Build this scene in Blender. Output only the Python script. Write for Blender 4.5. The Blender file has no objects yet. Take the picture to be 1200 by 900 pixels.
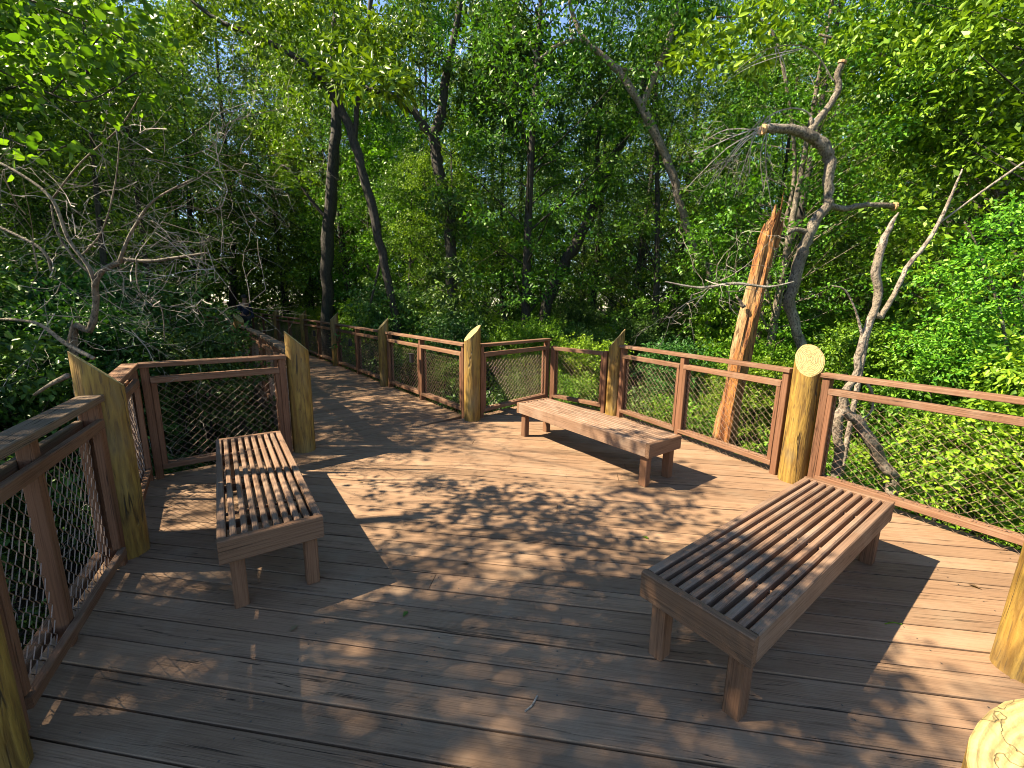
import bpy, math, random
from mathutils import noise as mnoise
import numpy as np
from mathutils import Vector, Matrix

S = bpy.context.scene
C = S.collection
R = math.radians

# ------------------------------------------------------------------ camera
FPX, PITCH, ROLL, CAMH = 493.17, R(10.794), R(0.942), 1.6394
_cp, _sp, _c, _s = math.cos(PITCH), math.sin(PITCH), math.cos(ROLL), math.sin(ROLL)
FWD = Vector((0, _cp, -_sp)); UP0 = Vector((0, _sp, _cp)); XW = Vector((1, 0, 0))
RGT = XW * _c + UP0 * _s; UPV = UP0 * _c - XW * _s
cam = bpy.data.cameras.new('camera'); co = bpy.data.objects.new('camera', cam); C.objects.link(co)
M = Matrix((RGT, UPV, -FWD)).transposed().to_4x4(); M.translation = (0, 0, CAMH)
co.matrix_world = M
cam.sensor_width = 36; cam.sensor_fit = 'HORIZONTAL'; cam.lens = 36 * FPX / 1200
cam.clip_start = 0.05; cam.clip_end = 400
S.camera = co

# ------------------------------------------------------------------ sky, sun, exposure
SUN_EL, SUN_AZ = R(46.7), R(3.4)          # light travels along +x, a little +y
Ldir = Vector((math.cos(SUN_EL) * math.cos(SUN_AZ), math.cos(SUN_EL) * math.sin(SUN_AZ), -math.sin(SUN_EL)))
w = bpy.data.worlds.new('World'); S.world = w; w.use_nodes = True
nt = w.node_tree; bg = nt.nodes['Background']
sky = nt.nodes.new('ShaderNodeTexSky'); sky.sky_type = 'NISHITA'; sky.sun_disc = False
sky.sun_elevation = SUN_EL
sky.sun_rotation = math.atan2(-Ldir.x, -Ldir.y)
sky.air_density = 1.0; sky.dust_density = 0.0; sky.ozone_density = 1.4
nt.links.new(sky.outputs[0], bg.inputs[0]); bg.inputs[1].default_value = 0.072
sl = bpy.data.lights.new('sun', 'SUN'); sl.energy = 5.0; sl.angle = R(0.53); sl.color = (1, 0.84, 0.60)
so = bpy.data.objects.new('sun', sl); C.objects.link(so)
so.rotation_euler = Ldir.to_track_quat('-Z', 'Y').to_euler(); so.location = (-20, 0, 25)
S.view_settings.view_transform = 'Standard'; S.view_settings.look = 'None'
S.view_settings.gamma = 1; S.view_settings.exposure = 2.0; S.view_settings.use_curve_mapping = False
S.render.engine = 'CYCLES'
cy = S.cycles
cy.max_bounces = 5; cy.diffuse_bounces = 3; cy.glossy_bounces = 2; cy.transmission_bounces = 4; cy.transparent_max_bounces = 4
cy.caustics_reflective = False; cy.caustics_refractive = False
cy.sample_clamp_indirect = 6
cy.filter_width = 1.0
cy.use_denoising = True
try:
    cy.denoiser = 'OPENIMAGEDENOISE'; cy.denoising_input_passes = 'RGB_ALBEDO_NORMAL'; cy.denoising_prefilter = 'ACCURATE'
except Exception:
    pass

# ------------------------------------------------------------------ helpers
def ray(px, py):
    return FWD + RGT * ((px - 600) / FPX) - UPV * ((py - 450) / FPX)
def at(px, py, Y):
    d = ray(px, py); return Vector((0, 0, CAMH)) + d * (Y / d.y)
def mpp(P):      # metres per photograph pixel at a point
    return (Vector(P) - Vector((0, 0, CAMH))).dot(FWD) / FPX

def tag(o, label=None, cat=None, group=None, kind=None):
    if label: o['label'] = label
    if cat: o['category'] = cat
    if group: o['group'] = group
    if kind: o['kind'] = kind
    return o
def link(o, parent=None):
    C.objects.link(o)
    if parent is not None: o.parent = parent
    return o
def empty(name, loc=(0, 0, 0), rz=0):
    o = bpy.data.objects.new(name, None); C.objects.link(o)
    o.location = loc; o.rotation_euler = (0, 0, rz); o.empty_display_size = 0.2
    return o
def mesh_obj(name, me, parent=None):
    return link(bpy.data.objects.new(name, me), parent)

class MB:
    def __init__(s): s.v = []; s.f = []; s.m = []
    def poly(s, pts, faces, m=0):
        b = len(s.v); s.v += [tuple(p) for p in pts]
        s.f += [tuple(i + b for i in f) for f in faces]; s.m += [m] * len(faces); return s
    def box(s, x0, x1, y0, y1, z0, z1, ch=0.004, m=0):
        """box with chamfered edges along its longest side"""
        d = (x1 - x0, y1 - y0, z1 - z0); ax = max(range(3), key=lambda i: d[i])
        lo = (x0, y0, z0); hi = (x1, y1, z1)
        a, b2 = [(1, 2), (2, 0), (0, 1)][ax]
        c = min(ch, d[a] * .3, d[b2] * .3)
        prof = [(lo[a] + c, lo[b2]), (hi[a] - c, lo[b2]), (hi[a], lo[b2] + c), (hi[a], hi[b2] - c),
                (hi[a] - c, hi[b2]), (lo[a] + c, hi[b2]), (lo[a], hi[b2] - c), (lo[a], lo[b2] + c)]
        pts = []
        for e in (lo[ax], hi[ax]):
            for p, q in prof:
                t = [0, 0, 0]; t[ax] = e; t[a] = p; t[b2] = q; pts.append(tuple(t))
        fs = [(i, (i + 1) % 8, 8 + (i + 1) % 8, 8 + i) for i in range(8)] + [tuple(range(7, -1, -1)), tuple(range(8, 16))]
        return s.poly(pts, fs, m)
    def tube(s, pts, rad, n=6, m=0, cap=True, wob=0, rng=None):
        pts = [Vector(p) for p in pts]
        if not hasattr(rad, '__len__'): rad = [rad] * len(pts)
        b = len(s.v); t0 = (pts[1] - pts[0]).normalized()
        u = t0.orthogonal().normalized()
        for i, p in enumerate(pts):
            t = (pts[min(i + 1, len(pts) - 1)] - pts[max(i - 1, 0)])
            t = t.normalized() if t.length > 1e-9 else t0
            u = (u - t * u.dot(t)); u = u.normalized() if u.length > 1e-6 else t.orthogonal().normalized()
            v = t.cross(u)
            for k in range(n):
                a = 2 * math.pi * k / n
                r = rad[i] * (1 + (rng.uniform(-wob, wob) if wob else 0))
                s.v.append(tuple(p + (u * math.cos(a) + v * math.sin(a)) * r))
        for i in range(len(pts) - 1):
            for k in range(n):
                s.f.append((b + i * n + k, b + i * n + (k + 1) % n, b + (i + 1) * n + (k + 1) % n, b + (i + 1) * n + k)); s.m.append(m)
        if cap and n > 2:
            s.f.append(tuple(b + k for k in reversed(range(n)))); s.m.append(m)
            s.f.append(tuple(b + (len(pts) - 1) * n + k for k in range(n))); s.m.append(m)
        return s
    def mesh(s, name, mats, smooth=False):
        me = bpy.data.meshes.new(name); me.from_pydata(s.v, [], s.f)
        mats = mats if isinstance(mats, (list, tuple)) else [mats]
        for x in mats: me.materials.append(x)
        if len(mats) > 1: me.polygons.foreach_set('material_index', s.m)
        if smooth: me.polygons.foreach_set('use_smooth', [True] * len(me.polygons))
        me.update(); return me
    def build(s, name, mats, parent=None, smooth=False):
        return mesh_obj(name, s.mesh(name, mats, smooth), parent)

def spline(pts, k=4):
    """Catmull-Rom through tuples of any length"""
    P = [np.array(p, float) for p in pts]; out = []
    for i in range(len(P) - 1):
        a = P[max(i - 1, 0)]; b = P[i]; c = P[i + 1]; d = P[min(i + 2, len(P) - 1)]
        for j in range(k):
            t = j / k
            out.append(.5 * ((2 * b) + (-a + c) * t + (2 * a - 5 * b + 4 * c - d) * t * t + (-a + 3 * b - 3 * c + d) * t ** 3))
    out.append(P[-1]); return out

# ------------------------------------------------------------------ materials
def newmat(name):
    m = bpy.data.materials.new(name); m.use_nodes = True
    nt = m.node_tree; nt.nodes.clear()
    out = nt.nodes.new('ShaderNodeOutputMaterial')
    return m, nt, out
def N(nt, t, **kw):
    n = nt.nodes.new(t)
    for k, v in kw.items(): setattr(n, k, v)
    return n
def ramp(nt, src, stops):
    r = N(nt, 'ShaderNodeValToRGB'); e = r.color_ramp.elements
    while len(e) < len(stops): e.new(.5)
    for i, (p, c) in enumerate(stops):
        e[i].position = p; e[i].color = (c[0], c[1], c[2], 1) if hasattr(c, '__len__') else (c, c, c, 1)
    if src is not None: nt.links.new(src, r.inputs[0])
    return r
def mixc(nt, fac, a, b, mode='MIX'):
    n = N(nt, 'ShaderNodeMix', data_type='RGBA', blend_type=mode)
    for sock, v in ((n.inputs[0], fac), (n.inputs[6], a), (n.inputs[7], b)):
        if hasattr(v, 'is_linked'): nt.links.new(v, sock)
        elif hasattr(v, '__len__'): sock.default_value = (v[0], v[1], v[2], 1)
        else: sock.default_value = v
    return n.outputs[2]
def math_(nt, op, a, b=0.5):
    n = N(nt, 'ShaderNodeMath', operation=op)
    for sock, v in ((n.inputs[0], a), (n.inputs[1], b)):
        if hasattr(v, 'is_linked'): nt.links.new(v, sock)
        else: sock.default_value = v
    return n.outputs[0]

def wood(name, axis, base, dark, light, rough=.62, crack=.5, grain=1.0, bump=.35, stain=None):
    """painted or weathered timber, grain running along a local axis"""
    m, nt, out = newmat(name)
    tc = N(nt, 'ShaderNodeTexCoord'); oi = N(nt, 'ShaderNodeObjectInfo')
    off = N(nt, 'ShaderNodeVectorMath', operation='MULTIPLY_ADD')
    cmb = N(nt, 'ShaderNodeCombineXYZ')
    for i in range(3): nt.links.new(oi.outputs['Random'], cmb.inputs[i])
    nt.links.new(cmb.outputs[0], off.inputs[0]); off.inputs[1].default_value = (37, 53, 71)
    nt.links.new(tc.outputs['Object'], off.inputs[2])
    def noise(sx, sl, det=4, rough_=.6, dist=0):
        mp = N(nt, 'ShaderNodeMapping'); sc = [sx] * 3; sc[axis] = sl; mp.inputs['Scale'].default_value = sc
        nt.links.new(off.outputs[0], mp.inputs[0])
        n = N(nt, 'ShaderNodeTexNoise'); n.inputs['Scale'].default_value = 1; n.inputs['Detail'].default_value = det
        n.inputs['Roughness'].default_value = rough_; n.inputs['Distortion'].default_value = dist
        nt.links.new(mp.outputs[0], n.inputs[0]); return n.outputs[0]
    fine = noise(170 * grain, 3.2, 5, .65)
    broad = noise(9, 1.3, 3, .55)
    crk = noise(30 * grain, .75, 3, .55, .3); msk = noise(14, .9, 3, .6)
    blot = noise(3.5, 3.5, 4, .6)
    col = mixc(nt, ramp(nt, broad, [(.32, 0), (.68, 1)]).outputs[0], base, light)
    col = mixc(nt, ramp(nt, fine, [(.38, .55), (.54, 0)]).outputs[0], col, dark)
    iso = math_(nt, 'ABSOLUTE', math_(nt, 'SUBTRACT', math_(nt, 'FRACT', math_(nt, 'MULTIPLY', crk, 5.0)), .5))
    ck = math_(nt, 'MULTIPLY', ramp(nt, iso, [(.02, 1), (.075, 0)]).outputs[0], ramp(nt, msk, [(.50, 0), (.58, 1)]).outputs[0])
    ckm = math_(nt, 'MULTIPLY', ck, crack)
    col = mixc(nt, ckm, col, tuple(x * .22 for x in dark))
    if stain:
        col = mixc(nt, math_(nt, 'MULTIPLY', ramp(nt, blot, [(.50, 0), (.70, 1)]).outputs[0], .55), col, stain)
    # each piece has its own tone
    tone = N(nt, 'ShaderNodeMapRange'); nt.links.new(oi.outputs['Random'], tone.inputs[0])
    tone.inputs[3].default_value = .82; tone.inputs[4].default_value = 1.15
    hsv = N(nt, 'ShaderNodeHueSaturation'); nt.links.new(tone.outputs[0], hsv.inputs['Value']); nt.links.new(col, hsv.inputs['Color'])
    p = N(nt, 'ShaderNodeBsdfPrincipled'); nt.links.new(hsv.outputs[0], p.inputs['Base Color'])
    nt.links.new(ramp(nt, fine, [(.3, rough + .2), (.7, rough - .05)]).outputs[0], p.inputs['Roughness'])
    p.inputs['Specular IOR Level'].default_value = .22
    h = math_(nt, 'SUBTRACT', fine, math_(nt, 'MULTIPLY', ck, 1.6 * crack))
    b = N(nt, 'ShaderNodeBump'); b.inputs['Strength'].default_value = bump; b.inputs['Distance'].default_value = .006
    nt.links.new(h, b.inputs['Height']); nt.links.new(b.outputs[0], p.inputs['Normal'])
    nt.links.new(p.outputs[0], out.inputs[0]); return m

DECK = wood('deck_paint', 0, (.212, .131, .080), (.118, .071, .043), (.250, .160, .100), .6, .95, 1, .45, (.255, .185, .125))
RAILX = wood('rail_timber', 0, (.148, .076, .043), (.075, .036, .019), (.20, .11, .066), .65, .8, 1, .5, (.22, .15, .105))
RAILZ = wood('post_timber', 2, (.145, .068, .036), (.075, .033, .017), (.19, .094, .053), .65, .7, 1, .5)
CAPG = wood('weathered_cap', 0, (.145, .098, .064), (.07, .046, .03), (.20, .145, .098), .75, 1, .9, .6)
BENCHX = wood('bench_timber_cross', 0, (.160, .088, .050), (.08, .042, .023), (.21, .122, .074), .58, .6, .8, .4)
BENCHY = wood('bench_timber_long', 1, (.170, .102, .065), (.085, .048, .030), (.225, .145, .10), .58, .5, 1, .4, (.24, .185, .14))
BENCHZ = wood('bench_timber_leg', 2, (.158, .080, .044), (.08, .039, .021), (.205, .11, .064), .6, .6, 1, .4)
GREYX = wood('weathered_beam', 0, (.16, .135, .115), (.07, .058, .05), (.24, .21, .18), .8, 1, .7, .7)

def log_mats():
    m, nt, out = newmat('log_side')
    tc = N(nt, 'ShaderNodeTexCoord'); oi = N(nt, 'ShaderNodeObjectInfo')
    off = N(nt, 'ShaderNodeVectorMath', operation='MULTIPLY_ADD'); cmb = N(nt, 'ShaderNodeCombineXYZ')
    for i in range(3): nt.links.new(oi.outputs['Random'], cmb.inputs[i])
    nt.links.new(cmb.outputs[0], off.inputs[0]); off.inputs[1].default_value = (17, 23, 31); nt.links.new(tc.outputs['Object'], off.inputs[2])
    def noise(sx, sz, det, dist=0):
        mp = N(nt, 'ShaderNodeMapping'); mp.inputs['Scale'].default_value = (sx, sx, sz); nt.links.new(off.outputs[0], mp.inputs[0])
        n = N(nt, 'ShaderNodeTexNoise'); n.inputs['Scale'].default_value = 1; n.inputs['Detail'].default_value = det; n.inputs['Distortion'].default_value = dist
        nt.links.new(mp.outputs[0], n.inputs[0]); return n.outputs[0]
    a = noise(34, 4, 5, .5); b = noise(10, 1.6, 3); c = noise(90, 9, 3)
    col = mixc(nt, ramp(nt, a, [(.36, 0), (.62, 1)]).outputs[0], (.120, .066, .010), (.275, .172, .030))
    col = mixc(nt, ramp(nt, b, [(.45, 0), (.72, .7)]).outputs[0], col, (.18, .088, .014))
    col = mixc(nt, ramp(nt, c, [(.34, .75), (.42, 0)]).outputs[0], col, (.09, .05, .014))
    d = noise(9, .8, 3, .2); d2 = noise(7, 2.2, 3)
    iso = math_(nt, 'ABSOLUTE', math_(nt, 'SUBTRACT', d, .5))
    chk = math_(nt, 'MULTIPLY', ramp(nt, iso, [(.004, 1), (.016, 0)]).outputs[0], ramp(nt, d2, [(.5, 0), (.56, 1)]).outputs[0])
    col = mixc(nt, chk, col, (.035, .02, .006))
    g2 = noise(5, 2.0, 4)
    col = mixc(nt, ramp(nt, g2, [(.52, 0), (.70, .5)]).outputs[0], col, (.17, .14, .075))
    p = N(nt, 'ShaderNodeBsdfPrincipled'); nt.links.new(col, p.inputs['Base Color']); p.inputs['Roughness'].default_value = .7
    h = math_(nt, 'SUBTRACT', math_(nt, 'ADD', a, math_(nt, 'MULTIPLY', c, .6)), math_(nt, 'MULTIPLY', chk, 1.5))
    bp = N(nt, 'ShaderNodeBump'); bp.inputs['Strength'].default_value = .7; bp.inputs['Distance'].default_value = .012
    nt.links.new(h, bp.inputs['Height']); nt.links.new(bp.outputs[0], p.inputs['Normal'])
    nt.links.new(p.outputs[0], out.inputs[0])
    # sawn end with growth rings
    e, nt, out = newmat('log_end')
    tc = N(nt, 'ShaderNodeTexCoord'); mp = N(nt, 'ShaderNodeMapping'); mp.inputs['Scale'].default_value = (1, 1, .0)
    nt.links.new(tc.outputs['Object'], mp.inputs[0])
    wv = N(nt, 'ShaderNodeTexWave', wave_type='RINGS', rings_direction='Z'); wv.inputs['Scale'].default_value = 26
    wv.inputs['Distortion'].default_value = 3.2; wv.inputs['Detail'].default_value = 4; wv.inputs['Detail Scale'].default_value = 1.6
    nt.links.new(mp.outputs[0], wv.inputs[0])
    nz = N(nt, 'ShaderNodeTexNoise'); nz.inputs['Scale'].default_value = 45; nz.inputs['Detail'].default_value = 4; nt.links.new(tc.outputs['Object'], nz.inputs[0])
    col = mixc(nt, ramp(nt, wv.outputs[0], [(.10, .8), (.5, 0)]).outputs[0], (.33, .265, .105), (.24, .18, .065))
    col = mixc(nt, ramp(nt, nz.outputs[0], [(.36, .5), (.48, 0)]).outputs[0], col, (.15, .105, .045))
    n3 = N(nt, 'ShaderNodeTexNoise'); n3.inputs['Scale'].default_value = 16; n3.inputs['Detail'].default_value = 4; nt.links.new(tc.outputs['Object'], n3.inputs[0])
    iso = math_(nt, 'ABSOLUTE', math_(nt, 'SUBTRACT', n3.outputs[0], .5))
    crk = ramp(nt, iso, [(.002, .8), (.010, 0)]).outputs[0]
    col = mixc(nt, crk, col, (.11, .08, .03))
    p = N(nt, 'ShaderNodeBsdfPrincipled'); nt.links.new(col, p.inputs['Base Color']); p.inputs['Roughness'].default_value = .75
    bp = N(nt, 'ShaderNodeBump'); bp.inputs['Strength'].default_value = .6; bp.inputs['Distance'].default_value = .008
    nt.links.new(math_(nt, 'SUBTRACT', math_(nt, 'ADD', math_(nt, 'MULTIPLY', wv.outputs[0], .5), nz.outputs[0]), crk), bp.inputs['Height']); nt.links.new(bp.outputs[0], p.inputs['Normal'])
    nt.links.new(p.outputs[0], out.inputs[0])
    return m, e
LOGS, LOGE = log_mats()

def bark(name, a, b, c, sc=8, bump=.8, zs=.35):
    m, nt, out = newmat(name)
    tc = N(nt, 'ShaderNodeTexCoord'); mp = N(nt, 'ShaderNodeMapping'); mp.inputs['Scale'].default_value = (1, 1, zs)
    nt.links.new(tc.outputs['Object'], mp.inputs[0])
    n1 = N(nt, 'ShaderNodeTexNoise'); n1.inputs['Scale'].default_value = sc; n1.inputs['Detail'].default_value = 6; n1.inputs['Roughness'].default_value = .68
    n2 = N(nt, 'ShaderNodeTexNoise'); n2.inputs['Scale'].default_value = sc * 4; n2.inputs['Detail'].default_value = 4
    n3 = N(nt, 'ShaderNodeTexNoise'); n3.inputs['Scale'].default_value = sc * .3; n3.inputs['Detail'].default_value = 3
    for n in (n1, n2, n3): nt.links.new(mp.outputs[0], n.inputs[0])
    col = mixc(nt, ramp(nt, n1.outputs[0], [(.36, 0), (.64, 1)]).outputs[0], a, b)
    col = mixc(nt, ramp(nt, n3.outputs[0], [(.45, 0), (.62, 1)]).outputs[0], col, c)
    col = mixc(nt, ramp(nt, n2.outputs[0], [(.36, .8), (.48, 0)]).outputs[0], col, tuple(x * .35 for x in a))
    p = N(nt, 'ShaderNodeBsdfPrincipled'); nt.links.new(col, p.inputs['Base Color']); p.inputs['Roughness'].default_value = .85
    bp = N(nt, 'ShaderNodeBump'); bp.inputs['Strength'].default_value = bump; bp.inputs['Distance'].default_value = .03
    nt.links.new(math_(nt, 'ADD', n1.outputs[0], math_(nt, 'MULTIPLY', n2.outputs[0], .5)), bp.inputs['Height']); nt.links.new(bp.outputs[0], p.inputs['Normal'])
    nt.links.new(p.outputs[0], out.inputs[0]); return m
BARK_D = bark('bark_dark', (.017, .014, .011), (.040, .034, .026), (.027, .028, .018))
BARK_P = bark('bark_pale', (.13, .10, .08), (.32, .275, .22), (.19, .155, .11), 11, .9, .6)
BARK_G = bark('bark_grey_brown', (.07, .056, .042), (.29, .25, .19), (.13, .105, .075), 14, .9, .6)
BARK_S = bark('rotten_snag', (.14, .042, .009), (.37, .16, .036), (.33, .235, .115), 13, 1.2, .11)
TWIG = bark('dead_twig', (.22, .20, .17), (.37, .34, .29), (.19, .165, .13), 20, .3)
CUT = bark('fresh_cut_wood', (.42, .24, .10), (.52, .34, .16), (.40, .25, .12), 30, .3)

def leafmat(name, lo, hi, trans=.22, hue=.03, gloss=.26):
    m, nt, out = newmat(name)
    ge = N(nt, 'ShaderNodeNewGeometry'); oi = N(nt, 'ShaderNodeObjectInfo')
    col = mixc(nt, ge.outputs['Random Per Island'], lo, hi)
    h = N(nt, 'ShaderNodeHueSaturation'); nt.links.new(col, h.inputs['Color'])
    mr = N(nt, 'ShaderNodeMapRange'); nt.links.new(oi.outputs['Random'], mr.inputs[0]); mr.inputs[3].default_value = .5 - hue; mr.inputs[4].default_value = .5 + hue * .6
    nt.links.new(mr.outputs[0], h.inputs['Hue'])
    mv = N(nt, 'ShaderNodeMapRange'); r2 = math_(nt, 'FRACT', math_(nt, 'MULTIPLY', oi.outputs['Random'], 7.31)); nt.links.new(r2, mv.inputs[0]); mv.inputs[3].default_value = .78; mv.inputs[4].default_value = 1.2
    nt.links.new(mv.outputs[0], h.inputs['Value'])
    p = N(nt, 'ShaderNodeBsdfPrincipled'); nt.links.new(h.outputs[0], p.inputs['Base Color']); p.inputs['Roughness'].default_value = .44
    p.inputs['Specular IOR Level'].default_value = gloss
    t = N(nt, 'ShaderNodeBsdfTranslucent')
    tcol = mixc(nt, 1.0, h.outputs[0], (1.35, 1.4, .4), 'MULTIPLY'); nt.links.new(tcol, t.inputs[0])
    mx = N(nt, 'ShaderNodeMixShader'); mx.inputs[0].default_value = trans
    nt.links.new(p.outputs[0], mx.inputs[1]); nt.links.new(t.outputs[0], mx.inputs[2]); nt.links.new(mx.outputs[0], out.inputs[0]); return m
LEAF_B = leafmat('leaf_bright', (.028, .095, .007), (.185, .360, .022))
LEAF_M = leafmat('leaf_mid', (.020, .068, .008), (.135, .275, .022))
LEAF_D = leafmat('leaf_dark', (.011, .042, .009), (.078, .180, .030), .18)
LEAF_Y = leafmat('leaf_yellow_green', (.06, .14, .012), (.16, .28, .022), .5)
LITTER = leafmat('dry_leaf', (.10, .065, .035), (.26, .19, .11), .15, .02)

def plain(name, col, rough=.6, metal=0):
    m, nt, out = newmat(name)
    nz = N(nt, 'ShaderNodeTexNoise'); nz.inputs['Scale'].default_value = 60; nz.inputs['Detail'].default_value = 3
    tc = N(nt, 'ShaderNodeTexCoord'); nt.links.new(tc.outputs['Object'], nz.inputs[0])
    c = mixc(nt, nz.outputs[0], tuple(x * .7 for x in col), tuple(min(1, x * 1.3) for x in col))
    p = N(nt, 'ShaderNodeBsdfPrincipled'); nt.links.new(c, p.inputs['Base Color']); p.inputs['Roughness'].default_value = rough; p.inputs['Metallic'].default_value = metal
    nt.links.new(p.outputs[0], out.inputs[0]); return m
WIRE = plain('wire_coating', (.21, .14, .10), .5)
SCREWM = plain('screw_head', (.05, .042, .036), .5)
BLACK = plain('black_plastic', (.015, .015, .017), .4)
SKIN = plain('skin', (.40, .22, .15), .5); NAVY = plain('navy_cloth', (.012, .018, .045), .8)
TROU = plain('dark_trouser', (.02, .02, .024), .8); CAPM = plain('black_cap', (.01, .01, .012), .7); HAIR = plain('grey_hair', (.2, .18, .16), .7)

def ground_mat():
    m, nt, out = newmat('forest_floor')
    tc = N(nt, 'ShaderNodeTexCoord')
    n1 = N(nt, 'ShaderNodeTexNoise'); n1.inputs['Scale'].default_value = .5; n1.inputs['Detail'].default_value = 5
    n2 = N(nt, 'ShaderNodeTexNoise'); n2.inputs['Scale'].default_value = 14; n2.inputs['Detail'].default_value = 6
    for n in (n1, n2): nt.links.new(tc.outputs['Object'], n.inputs[0])
    col = mixc(nt, ramp(nt, n2.outputs[0], [(.35, 0), (.65, 1)]).outputs[0], (.035, .026, .018), (.11, .08, .05))
    col = mixc(nt, ramp(nt, n1.outputs[0], [(.48, 0), (.6, .6)]).outputs[0], col, (.04, .055, .02))
    p = N(nt, 'ShaderNodeBsdfPrincipled'); nt.links.new(col, p.inputs['Base Color']); p.inputs['Roughness'].default_value = .95
    b = N(nt, 'ShaderNodeBump'); b.inputs['Strength'].default_value = 1; b.inputs['Distance'].default_value = .06
    nt.links.new(n2.outputs[0], b.inputs['Height']); nt.links.new(b.outputs[0], p.inputs['Normal']); nt.links.new(p.outputs[0], out.inputs[0]); return m
GROUND = ground_mat()

# ------------------------------------------------------------------ ground
def gz(x, y):
    return -1.15 + .10 * math.sin(x * .7 + 1) * math.cos(y * .5) + .06 * math.sin(x * 1.9 + y * 1.3) + .012 * max(0, math.hypot(x, y - 4) - 12)
gm = MB(); n = 90
def gcoord(t): return 150 * math.copysign(abs(t) ** 2.2, t)
pts = []
for j in range(n + 1):
    for i in range(n + 1):
        x = gcoord(2 * i / n - 1); y = gcoord(2 * j / n - 1) + 5; pts.append((x, y, gz(x, y)))
gm.poly(pts, [(j * (n + 1) + i, j * (n + 1) + i + 1, (j + 1) * (n + 1) + i + 1, (j + 1) * (n + 1) + i) for j in range(n) for i in range(n)])
tag(gm.build('ground', GROUND, smooth=True), 'dark leaf-strewn forest floor under the trees', 'ground', kind='structure')

# ------------------------------------------------------------------ deck: each board its own object
rd = random.Random(4)
def plank(parent, quad, th, mat, ang):
    """quad: 4 (u,v) corners in board frame: (u0,v0),(u1,v0),(u1,v1),(u0,v1); u along the board"""
    cu = sum(q[0] for q in quad) / 4; cv = sum(q[1] for q in quad) / 4
    c = .0028; z1 = 0; z0 = -th
    def ins(q, d):       # pull a corner inwards across the board
        return (q[0] - cu, q[1] - cv + (d if q[1] < cv else -d))
    q = quad
    pts = [(*ins(a, 0), z0) for a in q] + [(*ins(a, 0), z1 - c) for a in q] + [(*ins(a, c), z1) for a in q]
    fs = [(3, 2, 1, 0), (8, 9, 10, 11)]
    for l in (0, 4):
        fs += [(l + i, l + (i + 1) % 4, l + 4 + (i + 1) % 4, l + 4 + i) for i in range(4)]
    o = MB().poly(pts, fs).build('plank', mat, parent)
    ca, sa = math.cos(ang), math.sin(ang)
    o.location = (cu * ca - cv * sa, cu * sa + cv * ca, rd.uniform(-.0035, .0025))
    o.rotation_euler = (rd.uniform(-.012, .012), rd.uniform(-.0006, .0006), ang)
    return o

def board_area(parent, poly, ang, pitch, gap, th, mat, v_start=0, joint=.35):
    ca, sa = math.cos(ang), math.sin(ang)
    P = [(x * ca + y * sa, -x * sa + y * ca) for x, y in poly]
    def span(v):
        us = []
        for i in range(len(P)):
            (u0, v0), (u1, v1) = P[i], P[(i + 1) % len(P)]
            if (v0 - v) * (v1 - v) <= 0 and v0 != v1: us.append(u0 + (u1 - u0) * (v - v0) / (v1 - v0))
        return (min(us), max(us)) if len(us) >= 2 else None
    vmin = min(p[1] for p in P); vmax = max(p[1] for p in P); k = 0
    v = vmin + .01 + v_start
    while v + pitch < vmax:
        g = gap * rd.uniform(.7, 1.5)
        a, b = span(v + g / 2), span(v + pitch - g / 2)
        v += pitch
        if not a or not b or min(a[1] - a[0], b[1] - b[0]) < .05: continue
        cuts = []
        L = a[1] - a[0]
        if L > 1.6 and rd.random() < joint: cuts.append(a[0] + L * rd.uniform(.25, .75))
        us0 = [a[0]] + cuts + [a[1]]; us1 = [b[0]] + cuts + [b[1]]
        v0, v1 = v - pitch + g / 2, v - g / 2
        for i in range(len(us0) - 1):
            e = .0025
            u = math.ceil((us0[i] + .03) / .6) * .6
            us = [us0[i] + .03] + [u + .6 * q for q in range(12) if u + .6 * q < us0[i + 1] - .08] + [us0[i + 1] - .03]
            for uu in us:
                for vv in (v0 + .032, v1 - .032):
                    if rd.random() < .85: p_ = uu + rd.uniform(-.01, .01), vv + rd.uniform(-.006, .006); SCREWS.append((p_[0] * ca - p_[1] * sa, p_[0] * sa + p_[1] * ca, 0))
            plank(parent, [(us0[i] + e, v0), (us0[i + 1] - e, v0), (us1[i + 1] - e, v1), (us1[i] + e, v1)], th, mat, ang)

SCREWS = []
def drive(parent):
    m = MB()
    for (x, y, a) in SCREWS:
        m.poly([(x + .0042 * math.cos(k * 1.0472), y + .0042 * math.sin(k * 1.0472), .0012) for k in range(6)], [tuple(range(6))])
    tag(m.build('screw_heads', SCREWM, parent), kind='stuff'); SCREWS.clear()
PLAT = [(.75, .2), (2.47, 1.55), (3.78, 2.3), (2.95, 3.85), (1.68, 6.3), (.62, 7.28), (-.62, 5.95), (-2.4, 4.5), (-3.42, 3.64), (-2.66, 2.43), (-1.85, 1.08), (-1.35, -2.4), (1.25, -2.4)]
WR = [(-.62, 5.95), (-2.52, 8.3), (-4.55, 10.85), (-6.5, 13.2), (-8.9, 16.0), (-11.9, 19.4)]
WL = [(-2.4, 4.5), (-4.2, 6.95), (-6.2, 9.5), (-8.15, 11.85), (-10.55, 14.65), (-13.5, 18.05)]
deck = empty('platform_deck'); tag(deck, 'wide brown painted plank platform carrying the three benches', 'deck', kind='structure')
board_area(deck, PLAT, R(-8), .150, .007, .04, DECK); drive(deck)
walk = empty('boardwalk_deck'); tag(walk, 'narrow plank boardwalk leading away into the woods', 'boardwalk', kind='structure')
board_area(walk, WR[:3] + WL[:3][::-1], R(38.5), .150, .007, .04, DECK, 0, .0)
board_area(walk, WR[2:] + WL[2:][::-1], R(40), .150, .007, .04, DECK, 0, .0)
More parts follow.
